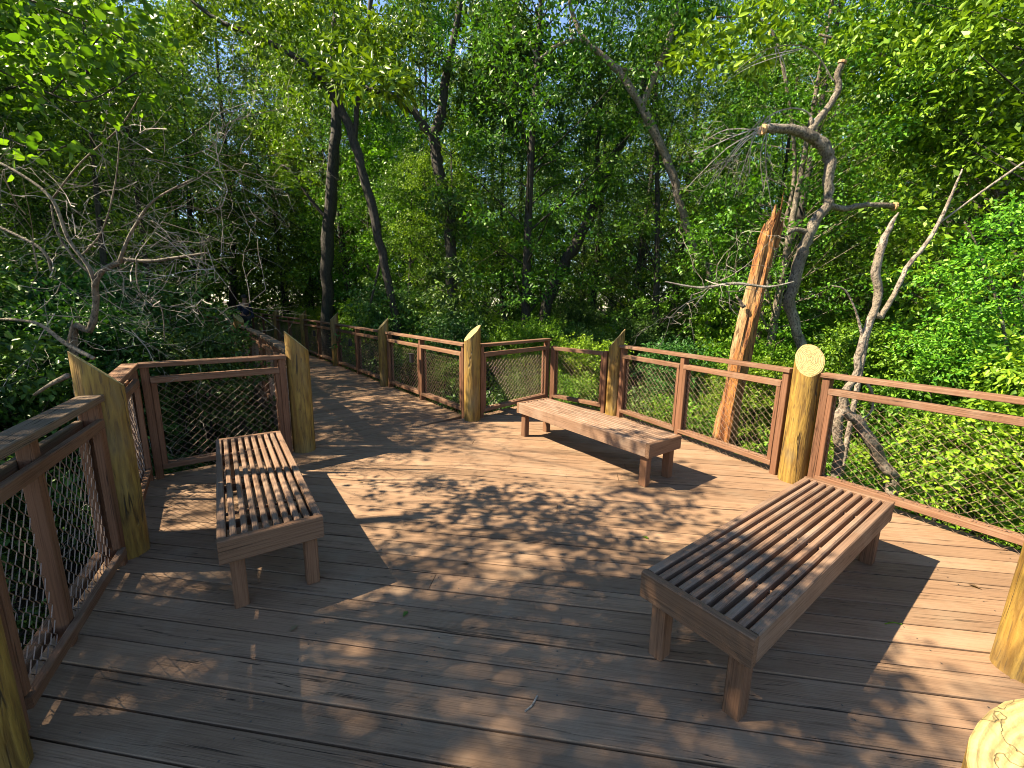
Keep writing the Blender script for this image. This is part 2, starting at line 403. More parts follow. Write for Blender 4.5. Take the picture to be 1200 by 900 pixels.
def beam(parent, a, b, w, z0, z1, mat, name='rim_beam', off=0):
    a = Vector((*a, 0)); b = Vector((*b, 0)); d = b - a; L = d.length
    m = MB().box(-.0, L, off - w / 2, off + w / 2, z0, z1, .006)
    o = m.build(name, mat, parent); o.location = a; o.rotation_euler = (0, 0, math.atan2(d.y, d.x)); return o
def inset(p, q, k):  # shorten a segment at both ends
    p = Vector(p); q = Vector(q); d = (q - p).normalized(); return (p + d * k), (q - d * k)
for i in range(len(PLAT) - 1):
    if i in (6, 11): continue
    p, q = inset(PLAT[i], PLAT[i + 1], .05)
    beam(deck, p, q, .045, -.27, -.046, GREYX, off=.05)
for Wl, s in ((WR, .05), (WL, -.05)):
    for i in range(len(Wl) - 1):
        p, q = inset(Wl[i], Wl[i + 1], .05); beam(walk, p, q, .045, -.27, -.046, GREYX, off=s)
for x, y in [(-2.2, 3.6), (-1.2, 2.2), (.2, 4.2), (1.6, 4.6), (1.9, 2.6), (.3, 1.6), (.4, 6.2)]:
    MB().box(x - .07, x + .07, y - .07, y + .07, gz(x, y) - .2, -.27, .008).build('support_post', GREYX, deck)
for i in range(1, len(WR) - 1):
    for q in (WR[i], WL[i]):
        x = q[0] + (.3 if q in WL else -.3); y = q[1]
        MB().box(x - .07, x + .07, y - .07, y + .07, gz(x, y) - .2, -.27, .008).build('support_post', GREYX, walk)
for k, yy in enumerate((.9, 2.5, 3.9, 5.2)):
    beam(deck, (-1.6 if k < 1 else -2.3, yy + .2), (1.6 if k < 1 else 2.0, yy - .25), .09, -.26, -.06, GREYX, 'joist')

# ------------------------------------------------------------------ log posts
def log_post(x, y, cutdir, ztop, drop, r, label, lean=(0, 0)):
    root = empty('log_post', (x, y, 0))
    rr = random.Random(int(x * 100 + y * 37)); n = 32
    cd = Vector(cutdir).normalized(); ph = [rr.uniform(0, 6.28) for _ in range(4)]
    def rad(a, z): return r * (1 + .018 * math.sin(2 * a + ph[0]) + .014 * math.sin(3 * a + ph[1] + z * 2) + .012 * math.sin(7 * a + ph[2] + z * 5) + .02 * (1 - z))
    zc = ztop - drop / 2
    m = MB(); rings = 12; zs = [(-1.3 + (zc - drop * .75 + 1.3) * i / (rings - 1)) for i in range(rings)]
    pts = []
    for z in zs:
        for k in range(n):
            a = 2 * math.pi * k / n; q = rad(a, z); pts.append((q * math.cos(a) + lean[0] * z, q * math.sin(a) + lean[1] * z, z))
    for k in range(n):
        a = 2 * math.pi * k / n; q = rad(a, zc); px, py = q * math.cos(a), q * math.sin(a)
        pts.append((px + lean[0] * zc, py + lean[1] * zc, zc - (px * cd.x + py * cd.y) / r * drop / 2 - .006))
    fs = [(j * n + k, j * n + (k + 1) % n, (j + 1) * n + (k + 1) % n, (j + 1) * n + k) for j in range(rings) for k in range(n)]
    m.poly(pts, fs)
    m.build('log_shaft', LOGS, root, smooth=True)
    e = MB(); ep = []
    for f in (.985, .93, .6, .3):
        for k in range(n):
            a = 2 * math.pi * k / n; q = rad(a, zc) * f; px, py = q * math.cos(a), q * math.sin(a)
            jit = rr.uniform(-.0015, .0015) - (.004 if f > .95 else 0)
            ep.append((px + lean[0] * zc, py + lean[1] * zc, zc - (px * cd.x + py * cd.y) / r * drop / 2 + jit))
    ep.append((lean[0] * zc, lean[1] * zc, zc))
    ef = [(j * n + k, j * n + (k + 1) % n, (j + 1) * n + (k + 1) % n, (j + 1) * n + k) for j in range(3) for k in range(n)]
    ef += [(3 * n + k, 3 * n + (k + 1) % n, 4 * n) for k in range(n)]
    # skirt joining the cut face to the shaft
    e.poly(ep, ef)
    e.poly(pts[-n:] + ep[:n], [(k, (k + 1) % n, n + (k + 1) % n, n + k) for k in range(n)])
    e.build('sawn_end', LOGE, root)
    return tag(root, label, 'post', 'slant-cut log posts along the railings')
LP = {}
log_post(-2.50, 2.50, (.66, .75, 0), 1.335, .24, .112, 'shaded log post at the near end of the left railing, its cut sloping right')
log_post(-2.30, 4.47, (.88, .5, 0), 1.33, .22, .112, 'shaded log post behind the left bench where the boardwalk begins')
log_post(-.56, 5.83, (-1, -.45, 0), 1.35, .22, .112, 'sunlit log post where the boardwalk rail meets the platform')
log_post(1.55, 6.26, (-.95, .24, 0), 1.31, .28, .108, 'log post with a sharp slanted tip behind the middle bench')
log_post(2.74, 3.86, (-.45, -1, 0), 1.32, .28, .115, 'bright yellow log post showing its round sawn end above the right bench')
log_post(2.41, 1.68, (-.8, .2, 0), 1.32, .22, .112, 'log post at the right edge of the photo beyond the right bench', lean=(.06, .02))
log_post(.72, .39, (-.7, -.7, 0), 1.112, .144, .12, 'big near log with a cracked sawn end in the bottom corner')
log_post(-1.79, 1.16, (.9, .3, 0), 1.32, .22, .112, 'log post cut off by the lower left edge of the photo')
log_post(-2.52, 8.22, (-1, -.5, 0), 1.33, .22, .10, 'dark log post on the boardwalk rail, second beyond the platform')
log_post(-4.53, 10.76, (-1, -.5, 0), 1.36, .20, .10, 'dark green log post on the boardwalk rail, third beyond the platform')
log_post(-6.48, 13.12, (-1, -.5, 0), 1.36, .20, .10, 'slim pale log post on the far boardwalk rail')
log_post(-8.88, 15.92, (-1, -.5, 0), 1.36, .20, .10, 'farthest log post on the boardwalk rail before the bend')
log_post(-6.12, 9.47, (1, -.2, 0), 1.34, .20, .10, 'small slanted log post on the shaded side of the boardwalk')
log_post(-10.4, 14.55, (1, -.2, 0), 1.34, .20, .10, 'distant log post near the walking person')

# ------------------------------------------------------------------ railings
def chain(L0, L1, z0, z1, a=.040, r=.0024):
    m = MB(); b = .036; nk = max(1, int((L1 - L0) / a)); nj = int((z1 - z0) / b)
    for k in range(nk):
        pts = []
        for j in range(nj + 1):
            x = L0 + (k + ((j + k) % 2)) * a + .004 * math.sin(k * 1.7 + j * .6)
            pts.append((x, .003 * (1 if (j + k) % 2 else -1) + .006 * math.sin(k * .35 + j * .2), z0 + j * b + .003 * math.sin(k * 2.1 + j)))
        m.tube(pts, r, 3, cap=False)
    return m
def railing(p0, p1, label, mids=(), top=True, mesh=True, ztop=1.075, zmid=.945, simple=False, cap=None, through=False):
    p0 = Vector((*p0, 0)); p1 = Vector((*p1, 0)); d = p1 - p0; L = d.length
    root = empty('railing', p0, math.atan2(d.y, d.x))
    tag(root, label, 'railing', 'timber and wire railings round the deck')
    j = lambda s=.003: rd.uniform(-s, s)
    if top:
        MB().box(-.01, L + .01, -.06 + j(), .06 + j(), ztop - .04, ztop, .004).build('top_rail', cap or RAILX, root)
    stations = [0.03] + [L * t for t in mids] + [L - .03]
    for i, x in enumerate(stations):
        x0, x1 = x - .03, x + .03
        pd = .028 if through and 0 < i < len(stations) - 1 else .045
        MB().box(x0, x1, -pd, pd, -.2, (ztop - .0405) if top else zmid + .012, .004).build('post', RAILZ, root)
    for i in range(len(stations) - 1):
        a, b = stations[i] + .0315, stations[i + 1] - .0315
        for s in (-1, 1):
            y0, y1 = (.010, .052) if s > 0 else (-.052, -.010)
            if through:
                if i == 0:
                    A, B = stations[0] + .0315, stations[-1] - .0315; ya, yb = (.030, .064) if s > 0 else (-.064, -.030)
                    MB().box(A, B, ya, yb, zmid - .06, zmid + j(.002), .004).build('mid_rail', CAPG if s > 0 else RAILX, root)
                    MB().box(A, B, ya, yb + (.02 if s > 0 else 0), .075, .125, .004).build('bottom_rail', RAILX, root)
            else:
                MB().box(a, b, y0, y1, zmid - .055, zmid + j(.002), .004).build('mid_rail', RAILX, root)
                MB().box(a, b, y0, y1, .085, .135, .004).build('bottom_rail', RAILX, root)
            if not simple:
                for xa in ([a] * (i == 0) + [b - .04] * (i == len(stations) - 2) if through else (a, b - .04)):
                    MB().box(xa, xa + .04, y0 + .002, y1 - .002, .136, zmid - .056, .004).build('stile', RAILZ, root)
        if mesh:
            chain(a + .002, b - .002, -.03, zmid - .02, .040 if not simple else .044).build('wire_mesh', WIRE, root)
    return root
r_ = .115
def seg(a, b, k0=.13, k1=.13):
    a = Vector(a); b = Vector(b); d = (b - a).normalized(); return tuple(a + d * k0), tuple(b - d * k1)
pl1, pl2, pl0 = (-2.52, 2.50), (-2.30, 4.47), (-1.79, 1.16)
cl = (-3.33, 3.62)
railing(*seg(pl0, pl1), 'near left railing with weathered grey cap rail', (.42,), cap=CAPG, through=True)
railing(*seg(pl1, cl, .13, .0), 'short left railing between the near log post and the corner', ())
railing(*seg(cl, pl2, .06, .13), 'railing behind the left bench with a dark gap below', ())
pr1, cr1, pr2, pr3, cr2, pr4 = (-.56, 5.83), (.60, 7.14), (1.55, 6.26), (2.74, 3.86), (3.68, 2.36), (2.36, 1.66)
railing(*seg(pr1, cr1, .13, 0), 'railing panel between the sunlit log post and the far corner', ())
railing(*seg(cr1, pr2, .09, .13), 'low railing panel without a cap rail behind the middle bench', (), top=False)
railing(*seg(pr2, pr3, .14, .14), 'sunlit two-bay railing in front of the broken orange snag', (.47,))
railing(*seg(pr3, cr2, .14, 0), 'long sunlit railing beside the right bench', ())
railing(*seg(cr2, pr4, .09, .13), 'railing returning towards the right edge log post', ())
names = ['first boardwalk railing beyond the sunlit log post', 'second boardwalk railing with a sunlit wire bay', 'third boardwalk railing in shade', 'fourth boardwalk railing far off', 'last boardwalk railing near the bend']
for i in range(5):
    a = Vector(WR[i]) + Vector((.05, -.09)); b = Vector(WR[i + 1]) + Vector((.05, -.09))
    railing(*seg(a, b, .15, .13), names[i] + ' on the sunny side', (.5,), simple=i > 1)
names = ['first boardwalk railing past the left bench', 'second boardwalk railing with a grey cap', 'third boardwalk railing behind brush', 'fourth boardwalk railing far off in brush', 'last boardwalk railing below the walking person']
for i in range(5):
    a = Vector(WL[i]) + Vector((.07, .02)); b = Vector(WL[i + 1]) + Vector((.07, .02))
    railing(*seg(a, b, .15, .13), names[i] + ' on the shady side', (.5,), simple=i > 1, cap=CAPG)
for (px, py, wx), lab in zip([(-1.62, 7.02, 0), (-3.60, 9.53, 0), (-5.55, 11.98, 0)], ['nearest', 'second', 'farthest']):
    o = empty('fixture_box', (px, py, .72), R(128.5))
    hs = MB().box(-.04, .04, .048, .11, -.07, .07, .01).build('housing', BLACK, o)
    MB().box(-.05, .05, .04, .12, .0705, .082, .004).build('lid', BLACK, hs)
    tag(o, lab + ' small black box fixed on a boardwalk railing post', 'box', 'black boxes on the railing posts')

# ------------------------------------------------------------------ benches
BW, BL, BH, BB = .50, 1.948, .43, .132
def bench(x, y, th, label):
    root = empty('slatted_bench', (x, y, 0), th)     # local x across, local y along, origin at a front corner
    tag(root, label, 'bench', 'low slatted benches on the platform')
    t = .04; z0 = BH - BB
    for yy in (0, BL - t): MB().box(0, BW, yy, yy + t, z0, BH, .005).build('end_board', BENCHX, root)
    for xx in (0, BW - t): MB().box(xx, xx + t, t + .0015, BL - t - .0015, z0 + .001, BH - .001, .005).build('side_board', BENCHY, root)
    inner = BW - 2 * t; n = 8; p = inner / (n + .25)
    for i in range(n):
        cx = t + p * (i + .62) + rd.uniform(-.002, .002); dz = rd.uniform(-.003, .001)
        MB().box(cx - .0155, cx + .0155, t + .001, BL - t - .001, BH - .066 + dz, BH - .003 + dz, .007).build('slat', BENCHY, root)
    for f in (.2, .5, .8):
        MB().tube([(t + .001, BL * f, BH - .034), (BW - t - .001, BL * f, BH - .034)], .010, 8).build('spacer_rod', BENCHX, root)
        MB().box(t + .001, BW - t - .001, BL * f - .045, BL * f - .005 + .0, z0 + .02, BH - .072, .004).build('cross_bearer', BENCHX, root)
    for xx in (.032, BW - .032 - .078):
        for yy in (.042, BL - .042 - .08):
            MB().box(xx + .009, xx + .078 + .0, yy, yy + .08, .001, BH - .06, .006).build('leg', BENCHZ, root)
    return root
bench(-1.479, 1.933, R(34.9), 'left bench, half in shade, dappled with light beside the left railing')
bench(1.2303, 3.567, R(36.74), 'middle bench, sunlit orange side, against the far railing')
bench(.6156, 1.7577, R(-53.2), 'large near bench at right casting a long shadow on the planks')

# ------------------------------------------------------------------ foliage generators
def leaf_arrays(P, D, Nn, L, W, fold=.22, droop=.12):
    """P base points, D directions, Nn normals (n,3); returns verts (n*4,3)"""
    D = D / np.linalg.norm(D, axis=1, keepdims=True)
    s = np.cross(Nn, D); s /= (np.linalg.norm(s, axis=1, keepdims=True) + 1e-9)
    nn = np.cross(D, s)
    L = L[:, None]; W = W[:, None]
    v = np.empty((len(P), 4, 3))
    v[:, 0] = P
    v[:, 1] = P + D * L * .45 + s * W * .5 + nn * W * fold
    v[:, 2] = P + D * L - nn * L * droop
    v[:, 3] = P + D * L * .45 - s * W * .5 + nn * W * fold
    return v.reshape(-1, 3)
def leaf6(P, D, Nn, L, W, fold=.16, droop=.10):
    D = D / np.linalg.norm(D, axis=1, keepdims=True)
    s = np.cross(Nn, D); s /= (np.linalg.norm(s, axis=1, keepdims=True) + 1e-9)
    nn = np.cross(D, s); L = L[:, None]; W = W[:, None]
    v = np.empty((len(P), 6, 3)); v[:, 0] = P
    v[:, 1] = P + D * L * .28 + s * W * .46 + nn * W * fold; v[:, 2] = P + D * L * .68 + s * W * .40 + nn * (W * fold - L * droop * .4)
    v[:, 3] = P + D * L - nn * L * droop
    v[:, 4] = P + D * L * .68 - s * W * .40 + nn * (W * fold - L * droop * .4); v[:, 5] = P + D * L * .28 - s * W * .46 + nn * W * fold
    return v
def quad_mesh(name, verts, mat):
    if verts.ndim == 3:            # six-vertex leaves, two faces each
        n6 = len(verts); me = bpy.data.meshes.new(name); me.vertices.add(n6 * 6); me.vertices.foreach_set('co', verts.astype(np.float32).ravel())
        idx = (np.array([0, 1, 2, 3, 0, 3, 4, 5])[None, :] + 6 * np.arange(n6)[:, None]).astype(np.int32)
        me.loops.add(n6 * 8); me.loops.foreach_set('vertex_index', idx.ravel())
        me.polygons.add(n6 * 2); me.polygons.foreach_set('loop_start', np.arange(0, n6 * 8, 4, dtype=np.int32))
        me.update(calc_edges=True); me.validate(); me.materials.append(mat); return me
    nq = len(verts) // 4
    me = bpy.data.meshes.new(name); me.vertices.add(nq * 4); me.vertices.foreach_set('co', verts.astype(np.float32).ravel())
    me.loops.add(nq * 4); me.loops.foreach_set('vertex_index', np.arange(nq * 4, dtype=np.int32))
    me.polygons.add(nq); me.polygons.foreach_set('loop_start', np.arange(0, nq * 4, 4, dtype=np.int32))
    me.update(calc_edges=True); me.validate(); me.materials.append(mat); return me
def clumps(rng, centers, rads, per, L, W, flat=.45, six=False):
    K = len(centers); n = K * per
    c = np.repeat(centers, per, 0); r = np.repeat(rads, per)[:, None]
    # short twigs inside each clump so leaves line up in sprays
    tw = rng.normal(size=(K, 7, 3)); tw[:, :, 2] *= flat; tw /= np.linalg.norm(tw, axis=2, keepdims=True)
    ti = rng.integers(0, 7, n); T = tw[np.repeat(np.arange(K), per), ti]
    f = rng.random(n)[:, None] ** .6
    P = c + T * r * f + rng.normal(size=(n, 3)) * r * np.array([.16, .16, .10])
    D = T + rng.normal(size=(n, 3)) * .75; D[:, 2] -= .25
    Nn = rng.normal(size=(n, 3)) * .85 + np.array([0, 0, 1.])
    sz = rng.uniform(.65, 1.25, n)
    return (leaf6 if six else leaf_arrays)(P, D, Nn, L * sz, W * sz)

def make_tree(seed, H, cr, cb, K, per, L, W, leaf, barkm, tr=.14, lean=.05, limbs=True, crad=.55):
    """returns (trunk mesh, crown mesh); H height, cr crown radius, cb crown base height"""
    rng = np.random.default_rng(seed); rn = random.Random(seed)
    bend = [rn.uniform(-1, 1) * lean for _ in range(4)]
    def axis(z):
        t = z / H; return np.array([H * (bend[0] * t + bend[1] * math.sin(t * 5) * .25), H * (bend[2] * t + bend[3] * math.sin(t * 4 + 1) * .25), z])
    m = MB()
    zs = [-.4, 0, .3] + [H * (.06 + .9 * i / 12) for i in range(1, 13)]
    m.tube([axis(z) for z in zs], [tr * (1.35 if z < .1 else 1.08 if z < .5 else max(.12, 1 - .9 * z / H)) for z in zs], 8, wob=.07, rng=rn)
    cen = []; rads = []
    for i in range(K):
        t = rn.random() ** .85; z = cb + (H - cb) * t
        prof = math.sin(math.pi * min(1, .18 + .80 * t)) ** .7
        a = rn.uniform(0, 6.283); q = cr * prof * (rn.random() ** .45)
        ax = axis(z); cen.append(ax + np.array([q * math.cos(a), q * math.sin(a), rn.uniform(-.2, .2)])); rads.append(crad * rn.uniform(.6, 1.3))
        if limbs and i % 3 == 0 and q > .35:
            zb = max(cb * .7, z - q * rn.uniform(.3, .9)); b0 = axis(zb); e = cen[-1]
            mid = (b0 + e) / 2 + np.array([rn.uniform(-.15, .15), rn.uniform(-.15, .15), rn.uniform(-.05, .2)])
            r0 = tr * .32 * max(.25, 1 - z / H)
            m.tube([b0, mid, e], [r0, r0 * .6, .006], 4, cap=False)
    return m.mesh('trunk', barkm, True), quad_mesh('crown', clumps(rng, np.array(cen), np.array(rads), per, L, W), leaf)
def make_shrub(seed, H, r, K, per, L, W, leaf, barkm=None, crad=.3, stems=7, six=True):
    rng = np.random.default_rng(seed); rn = random.Random(seed); m = MB(); cen = []; rads = []
    for i in range(K):
        a = rn.uniform(0, 6.283); t = rn.random() ** .8; z = .1 + H * t
        q = r * (rn.random() ** .5) * (1 - .55 * t ** 2)
        e = np.array([q * math.cos(a), q * math.sin(a), z]); cen.append(e); rads.append(crad * rn.uniform(.6, 1.3))
        if i % max(1, K // (stems * 4)) == 0:
            b0 = np.array([q * .15 * math.cos(a), q * .15 * math.sin(a), -.2]); mid = (b0 * .6 + e * .4) + np.array([0, 0, z * .2])
            m.tube([b0, mid, e], [.018, .012, .004], 4, cap=False)
    return m.mesh('stems', barkm or BARK_D, True), quad_mesh('foliage', clumps(rng, np.array(cen), np.array(rads), per, L, W, .6, six), leaf)
def place(proto, kind, x, y, rz, sc, label, cat, group, z=None, parts=('trunk', 'crown'), sz=None):
    if kind == 'shrub' and abs(x) > 1.25 * y + 1.6: return None      # nothing of it shows in the photograph
    o = empty(kind, (x, y, gz(x, y) if z is None else z), rz); o.scale = (sc, sc, sc * (sz or 1))
    for nm, me in zip(parts, proto): mesh_obj(nm, me, o)
    return tag(o, label, cat, group)

T = {}
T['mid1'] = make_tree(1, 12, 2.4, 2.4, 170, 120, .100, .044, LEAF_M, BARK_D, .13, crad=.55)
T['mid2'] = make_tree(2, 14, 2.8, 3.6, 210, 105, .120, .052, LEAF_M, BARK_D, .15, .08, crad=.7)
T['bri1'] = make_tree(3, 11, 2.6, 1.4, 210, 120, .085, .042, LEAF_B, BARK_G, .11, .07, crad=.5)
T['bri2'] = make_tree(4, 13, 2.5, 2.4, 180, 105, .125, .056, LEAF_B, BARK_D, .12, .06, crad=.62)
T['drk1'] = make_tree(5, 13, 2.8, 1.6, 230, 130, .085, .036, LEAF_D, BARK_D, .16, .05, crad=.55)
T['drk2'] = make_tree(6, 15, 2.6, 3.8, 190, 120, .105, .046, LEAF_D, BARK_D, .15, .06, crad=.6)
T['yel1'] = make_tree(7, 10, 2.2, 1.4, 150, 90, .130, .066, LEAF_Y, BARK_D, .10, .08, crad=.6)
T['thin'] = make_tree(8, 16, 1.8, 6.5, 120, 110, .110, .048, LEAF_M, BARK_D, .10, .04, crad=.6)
SH = {}
SH['bri'] = make_shrub(21, 2.0, 1.15, 150, 125, .050, .027, LEAF_B)
SH['bri2'] = make_shrub(22, 2.6, 1.2, 150, 80, .082, .042, LEAF_B)
SH['mid'] = make_shrub(23, 2.2, 1.2, 125, 95, .070, .034, LEAF_M)
SH['drk'] = make_shrub(24, 2.4, 1.2, 125, 95, .068, .032, LEAF_D)
SH['yel'] = make_shrub(25, 2.2, 1.1, 95, 80, .080, .042, LEAF_Y)
SH['low'] = make_shrub(26, .75, .95, 90, 115, .050, .027, LEAF_B, None, .22)
SH['lowd'] = make_shrub(27, .8, 1.0, 75, 85, .062, .032, LEAF_D, None, .22)

# ------------------------------------------------------------------ woods
rf = random.Random(11)
def wdist(x, y):       # distance to the boardwalk centre line
    best = 9e9
    for i in range(len(WR) - 1):
        a = (Vector(WR[i]) + Vector(WL[i])) / 2; b = (Vector(WR[i + 1]) + Vector(WL[i + 1])) / 2; p = Vector((x, y)); d = b - a
        t = max(0, min(1, (p - a).dot(d) / d.length_squared)); best = min(best, (a + d * t - p).length)
    return best
placed = []
def free(x, y, s): return all((x - a) ** 2 + (y - b) ** 2 > s * s for a, b in placed)
LOOK = {'bri1': 'bright green', 'bri2': 'tall bright green', 'mid1': 'mid green', 'mid2': 'tall mid green', 'drk1': 'dark green', 'drk2': 'tall dark', 'yel1': 'yellow-green', 'thin': 'slender high-crowned',
        'bri': 'bright green', 'mid': 'mid green', 'drk': 'dark green', 'yel': 'yellow-green', 'low': 'low bright green', 'lowd': 'low dark green'}
def sector(x, y):
    az = x / max(y, .5)
    for lim, t in ((-1.0, 'left of the bare crooked tree'), (-.7, 'between the bare crooked tree and the boardwalk'), (-.42, 'beside the boardwalk'), (-.15, 'behind the boardwalk railing and sunlit log post'),
                   (.12, 'behind the far corner railing'), (.38, 'behind the middle bench'), (.62, 'near the broken snag'), (.85, 'near the crooked sawn tree'), (1.1, 'near the jagged pale trunk')):
        if az < lim: return t
    return 'beyond the right end of the railing'
def tree_label(k, x, y, noun):
    d = 'deep in the woods' if y > 22 else 'further back' if y > 13 else 'close'
    if k in ('bri2',) and noun == 'shrub': look = 'taller bright green'
    else: look = LOOK[k]
    return f'{look} {noun} {d} {sector(x, y)}'
cnt = 0
for it in range(6000):
    y = rf.uniform(6, 34); x = rf.uniform(-1.35 * y - 3, 1.35 * y + 3)
    dp = math.hypot(x - .1, y - 4.2)
    if dp < 6.6 or wdist(x, y) < 2.7: continue
    sp = (3.3 if x < 2 else 2.7) if y < 16 else 3.0
    if not free(x, y, sp): continue
    if x < -4.5 and y < 7.2: continue           # the sun comes in over here
    if x > 2.5 and y < 8.3 and dp < 7.5: continue
    placed.append((x, y)); cnt += 1
    az = x / max(y, 1)
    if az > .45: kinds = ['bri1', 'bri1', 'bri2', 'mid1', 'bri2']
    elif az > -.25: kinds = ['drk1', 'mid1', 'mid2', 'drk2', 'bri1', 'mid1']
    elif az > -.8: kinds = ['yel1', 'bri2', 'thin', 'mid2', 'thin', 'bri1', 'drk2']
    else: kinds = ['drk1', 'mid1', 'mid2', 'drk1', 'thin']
    k = rf.choice(kinds); zone = 'far' if y > 22 else 'right' if az > .45 else 'centre' if az > -.3 else 'left'
    sc = rf.uniform(.8, 1.2)
    if -13 < x < 0 and 7 < y < 14: sc *= .62      # trees by the boardwalk scaled down to let the sun in
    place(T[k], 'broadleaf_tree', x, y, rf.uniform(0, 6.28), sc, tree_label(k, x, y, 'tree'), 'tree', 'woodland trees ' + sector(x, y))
    if cnt > 175: break

for x, y, k, sc in [(-9.3, 10.2, 'mid2', .62), (-11.6, 12.6, 'drk1', .62), (-14.0, 15.2, 'mid1', 1.15), (-12.6, 10.2, 'mid2', .62), (-16.0, 12.5, 'drk2', 1.1), (-2.9, 15.2, 'bri2', 1.0),
                    (-6.0, 17.0, 'mid2', 1.05), (-8.2, 20.0, 'bri2', 1.1), (-14.6, 19.8, 'mid1', 1.2), (-1.6, 12.6, 'bri1', .7), (-17.5, 17.5, 'mid2', 1.2), (-11.2, 23.0, 'drk1', 1.3), (-15.5, 22.5, 'mid2', 1.35), (-19.5, 21.0, 'drk1', 1.4), (-22.5, 18.5, 'mid2', 1.3), (-8.0, 25.5, 'mid1', 1.4), (-18.5, 26.0, 'mid1', 1.5), (-13.2, 27.5, 'drk1', 1.5), (-24.0, 23.5, 'drk1', 1.4), (-15.8, 15.0, 'drk1', 1.0)]:
    place(T[k], 'broadleaf_tree', x, y, rf.uniform(0, 6.28), sc, 'full ' + tree_label(k, x, y, 'tree'), 'tree', 'woodland trees ' + sector(x, y))
sp_placed = []
cs = 0
for it in range(5000):
    y = rf.uniform(1.5, 20); x = rf.uniform(-1.4 * y - 4, 1.4 * y + 4)
    dp = math.hypot(x - .1, y - 4.2)
    if wdist(x, y) < 2.2 or dp < 5.0: continue
    if y < 6 and abs(x) > 11: continue
    if not all((x - a) ** 2 + (y - b) ** 2 > 1.25 ** 2 for a, b in sp_placed): continue
    sp_placed.append((x, y)); cs += 1
    az = x / max(y, 1)
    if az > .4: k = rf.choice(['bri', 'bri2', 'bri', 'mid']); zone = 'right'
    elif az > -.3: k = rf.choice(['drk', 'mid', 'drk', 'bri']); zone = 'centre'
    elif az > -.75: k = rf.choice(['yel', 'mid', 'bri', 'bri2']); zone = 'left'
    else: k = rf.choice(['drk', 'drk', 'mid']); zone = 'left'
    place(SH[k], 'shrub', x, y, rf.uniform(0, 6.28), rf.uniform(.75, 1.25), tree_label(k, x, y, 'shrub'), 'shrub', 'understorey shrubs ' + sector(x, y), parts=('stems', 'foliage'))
    if cs > 190: break
# shrubs close against the right railing and the far corner
for x, y, k, s in [(2.2, 7.0, 'low', 1.1), (3.6, 4.7, 'low', 1.1), (4.7, 3.0, 'bri', .75), (5.2, 4.4, 'bri', .8),
                   (4.9, 7.0, 'bri', .7), (4.9, 2.2, 'bri', .9), (5.6, 3.2, 'bri2', .95), (3.2, 7.6, 'low', 1.2), (6.2, 5.2, 'bri2', .9), (4.5, 1.2, 'low', 1.3), (4.3, 5.3, 'low', 1.0),
                   (1.2, 8.0, 'mid', .6), (.2, 8.4, 'mid', .65), (2.2, 7.9, 'lowd', 1.2), (-1.3, 8.6, 'mid', .7), (-2.2, 9.6, 'mid', .8), (-.8, 7.4, 'lowd', 1.2)]:
    zone = 'right' if x > 2 else 'centre'
    place(SH[k], 'shrub', x, y, rf.uniform(0, 6.28), s, tree_label(k, x, y, 'shrub'), 'shrub', 'understorey shrubs ' + sector(x, y), parts=('stems', 'foliage'))
for x, y, s in [(-4.4, 5.8, .9), (-5.4, 5.0, 1.0), (-6.3, 6.3, 1.2), (-7.4, 5.2, 1.2), (-8.4, 7.0, 1.4), (-8.6, 8.2, 1.2), (-9.6, 8.8, 1.4)]:
    place(SH['drk'], 'shrub', x, y, rf.uniform(0, 6.28), s, tree_label('drk', x, y, 'shrub'), 'shrub', 'understorey shrubs ' + sector(x, y), parts=('stems', 'foliage'))
for x, y, s in [(-3.9, 2.2, .8), (-3.4, 1.1, .8), (-4.9, 3.4, .9), (-4.2, 4.6, .9), (-5.2, 2.1, .9), (-3.0, .2, .8)]:
    place(SH['lowd'], 'shrub', x, y, rf.uniform(0, 6.28), s, 'low dark ground plant outside the near left railing', 'plant', 'low plants outside the left railing', parts=('stems', 'foliage'))

for x, y, k, sc in [(-11.4, 2.6, 'mid1', .66), (-11.2, 4.4, 'drk1', .64), (-11.3, 6.2, 'mid1', .68), (-12.6, 8.0, 'drk1', .7), (-8.5, 3.1, 'drk1', .40), (-8.7, 4.7, 'mid1', .43), (-9.0, 6.2, 'drk1', .42)]:  # unseen trees added left of the view to keep the left thicket in shade
    place(T[k], 'broadleaf_tree', x, y, rf.uniform(0, 6.28), sc, 'small unseen shade-casting ' + tree_label(k, x, y, 'tree'), 'tree', 'woodland trees ' + sector(x, y))
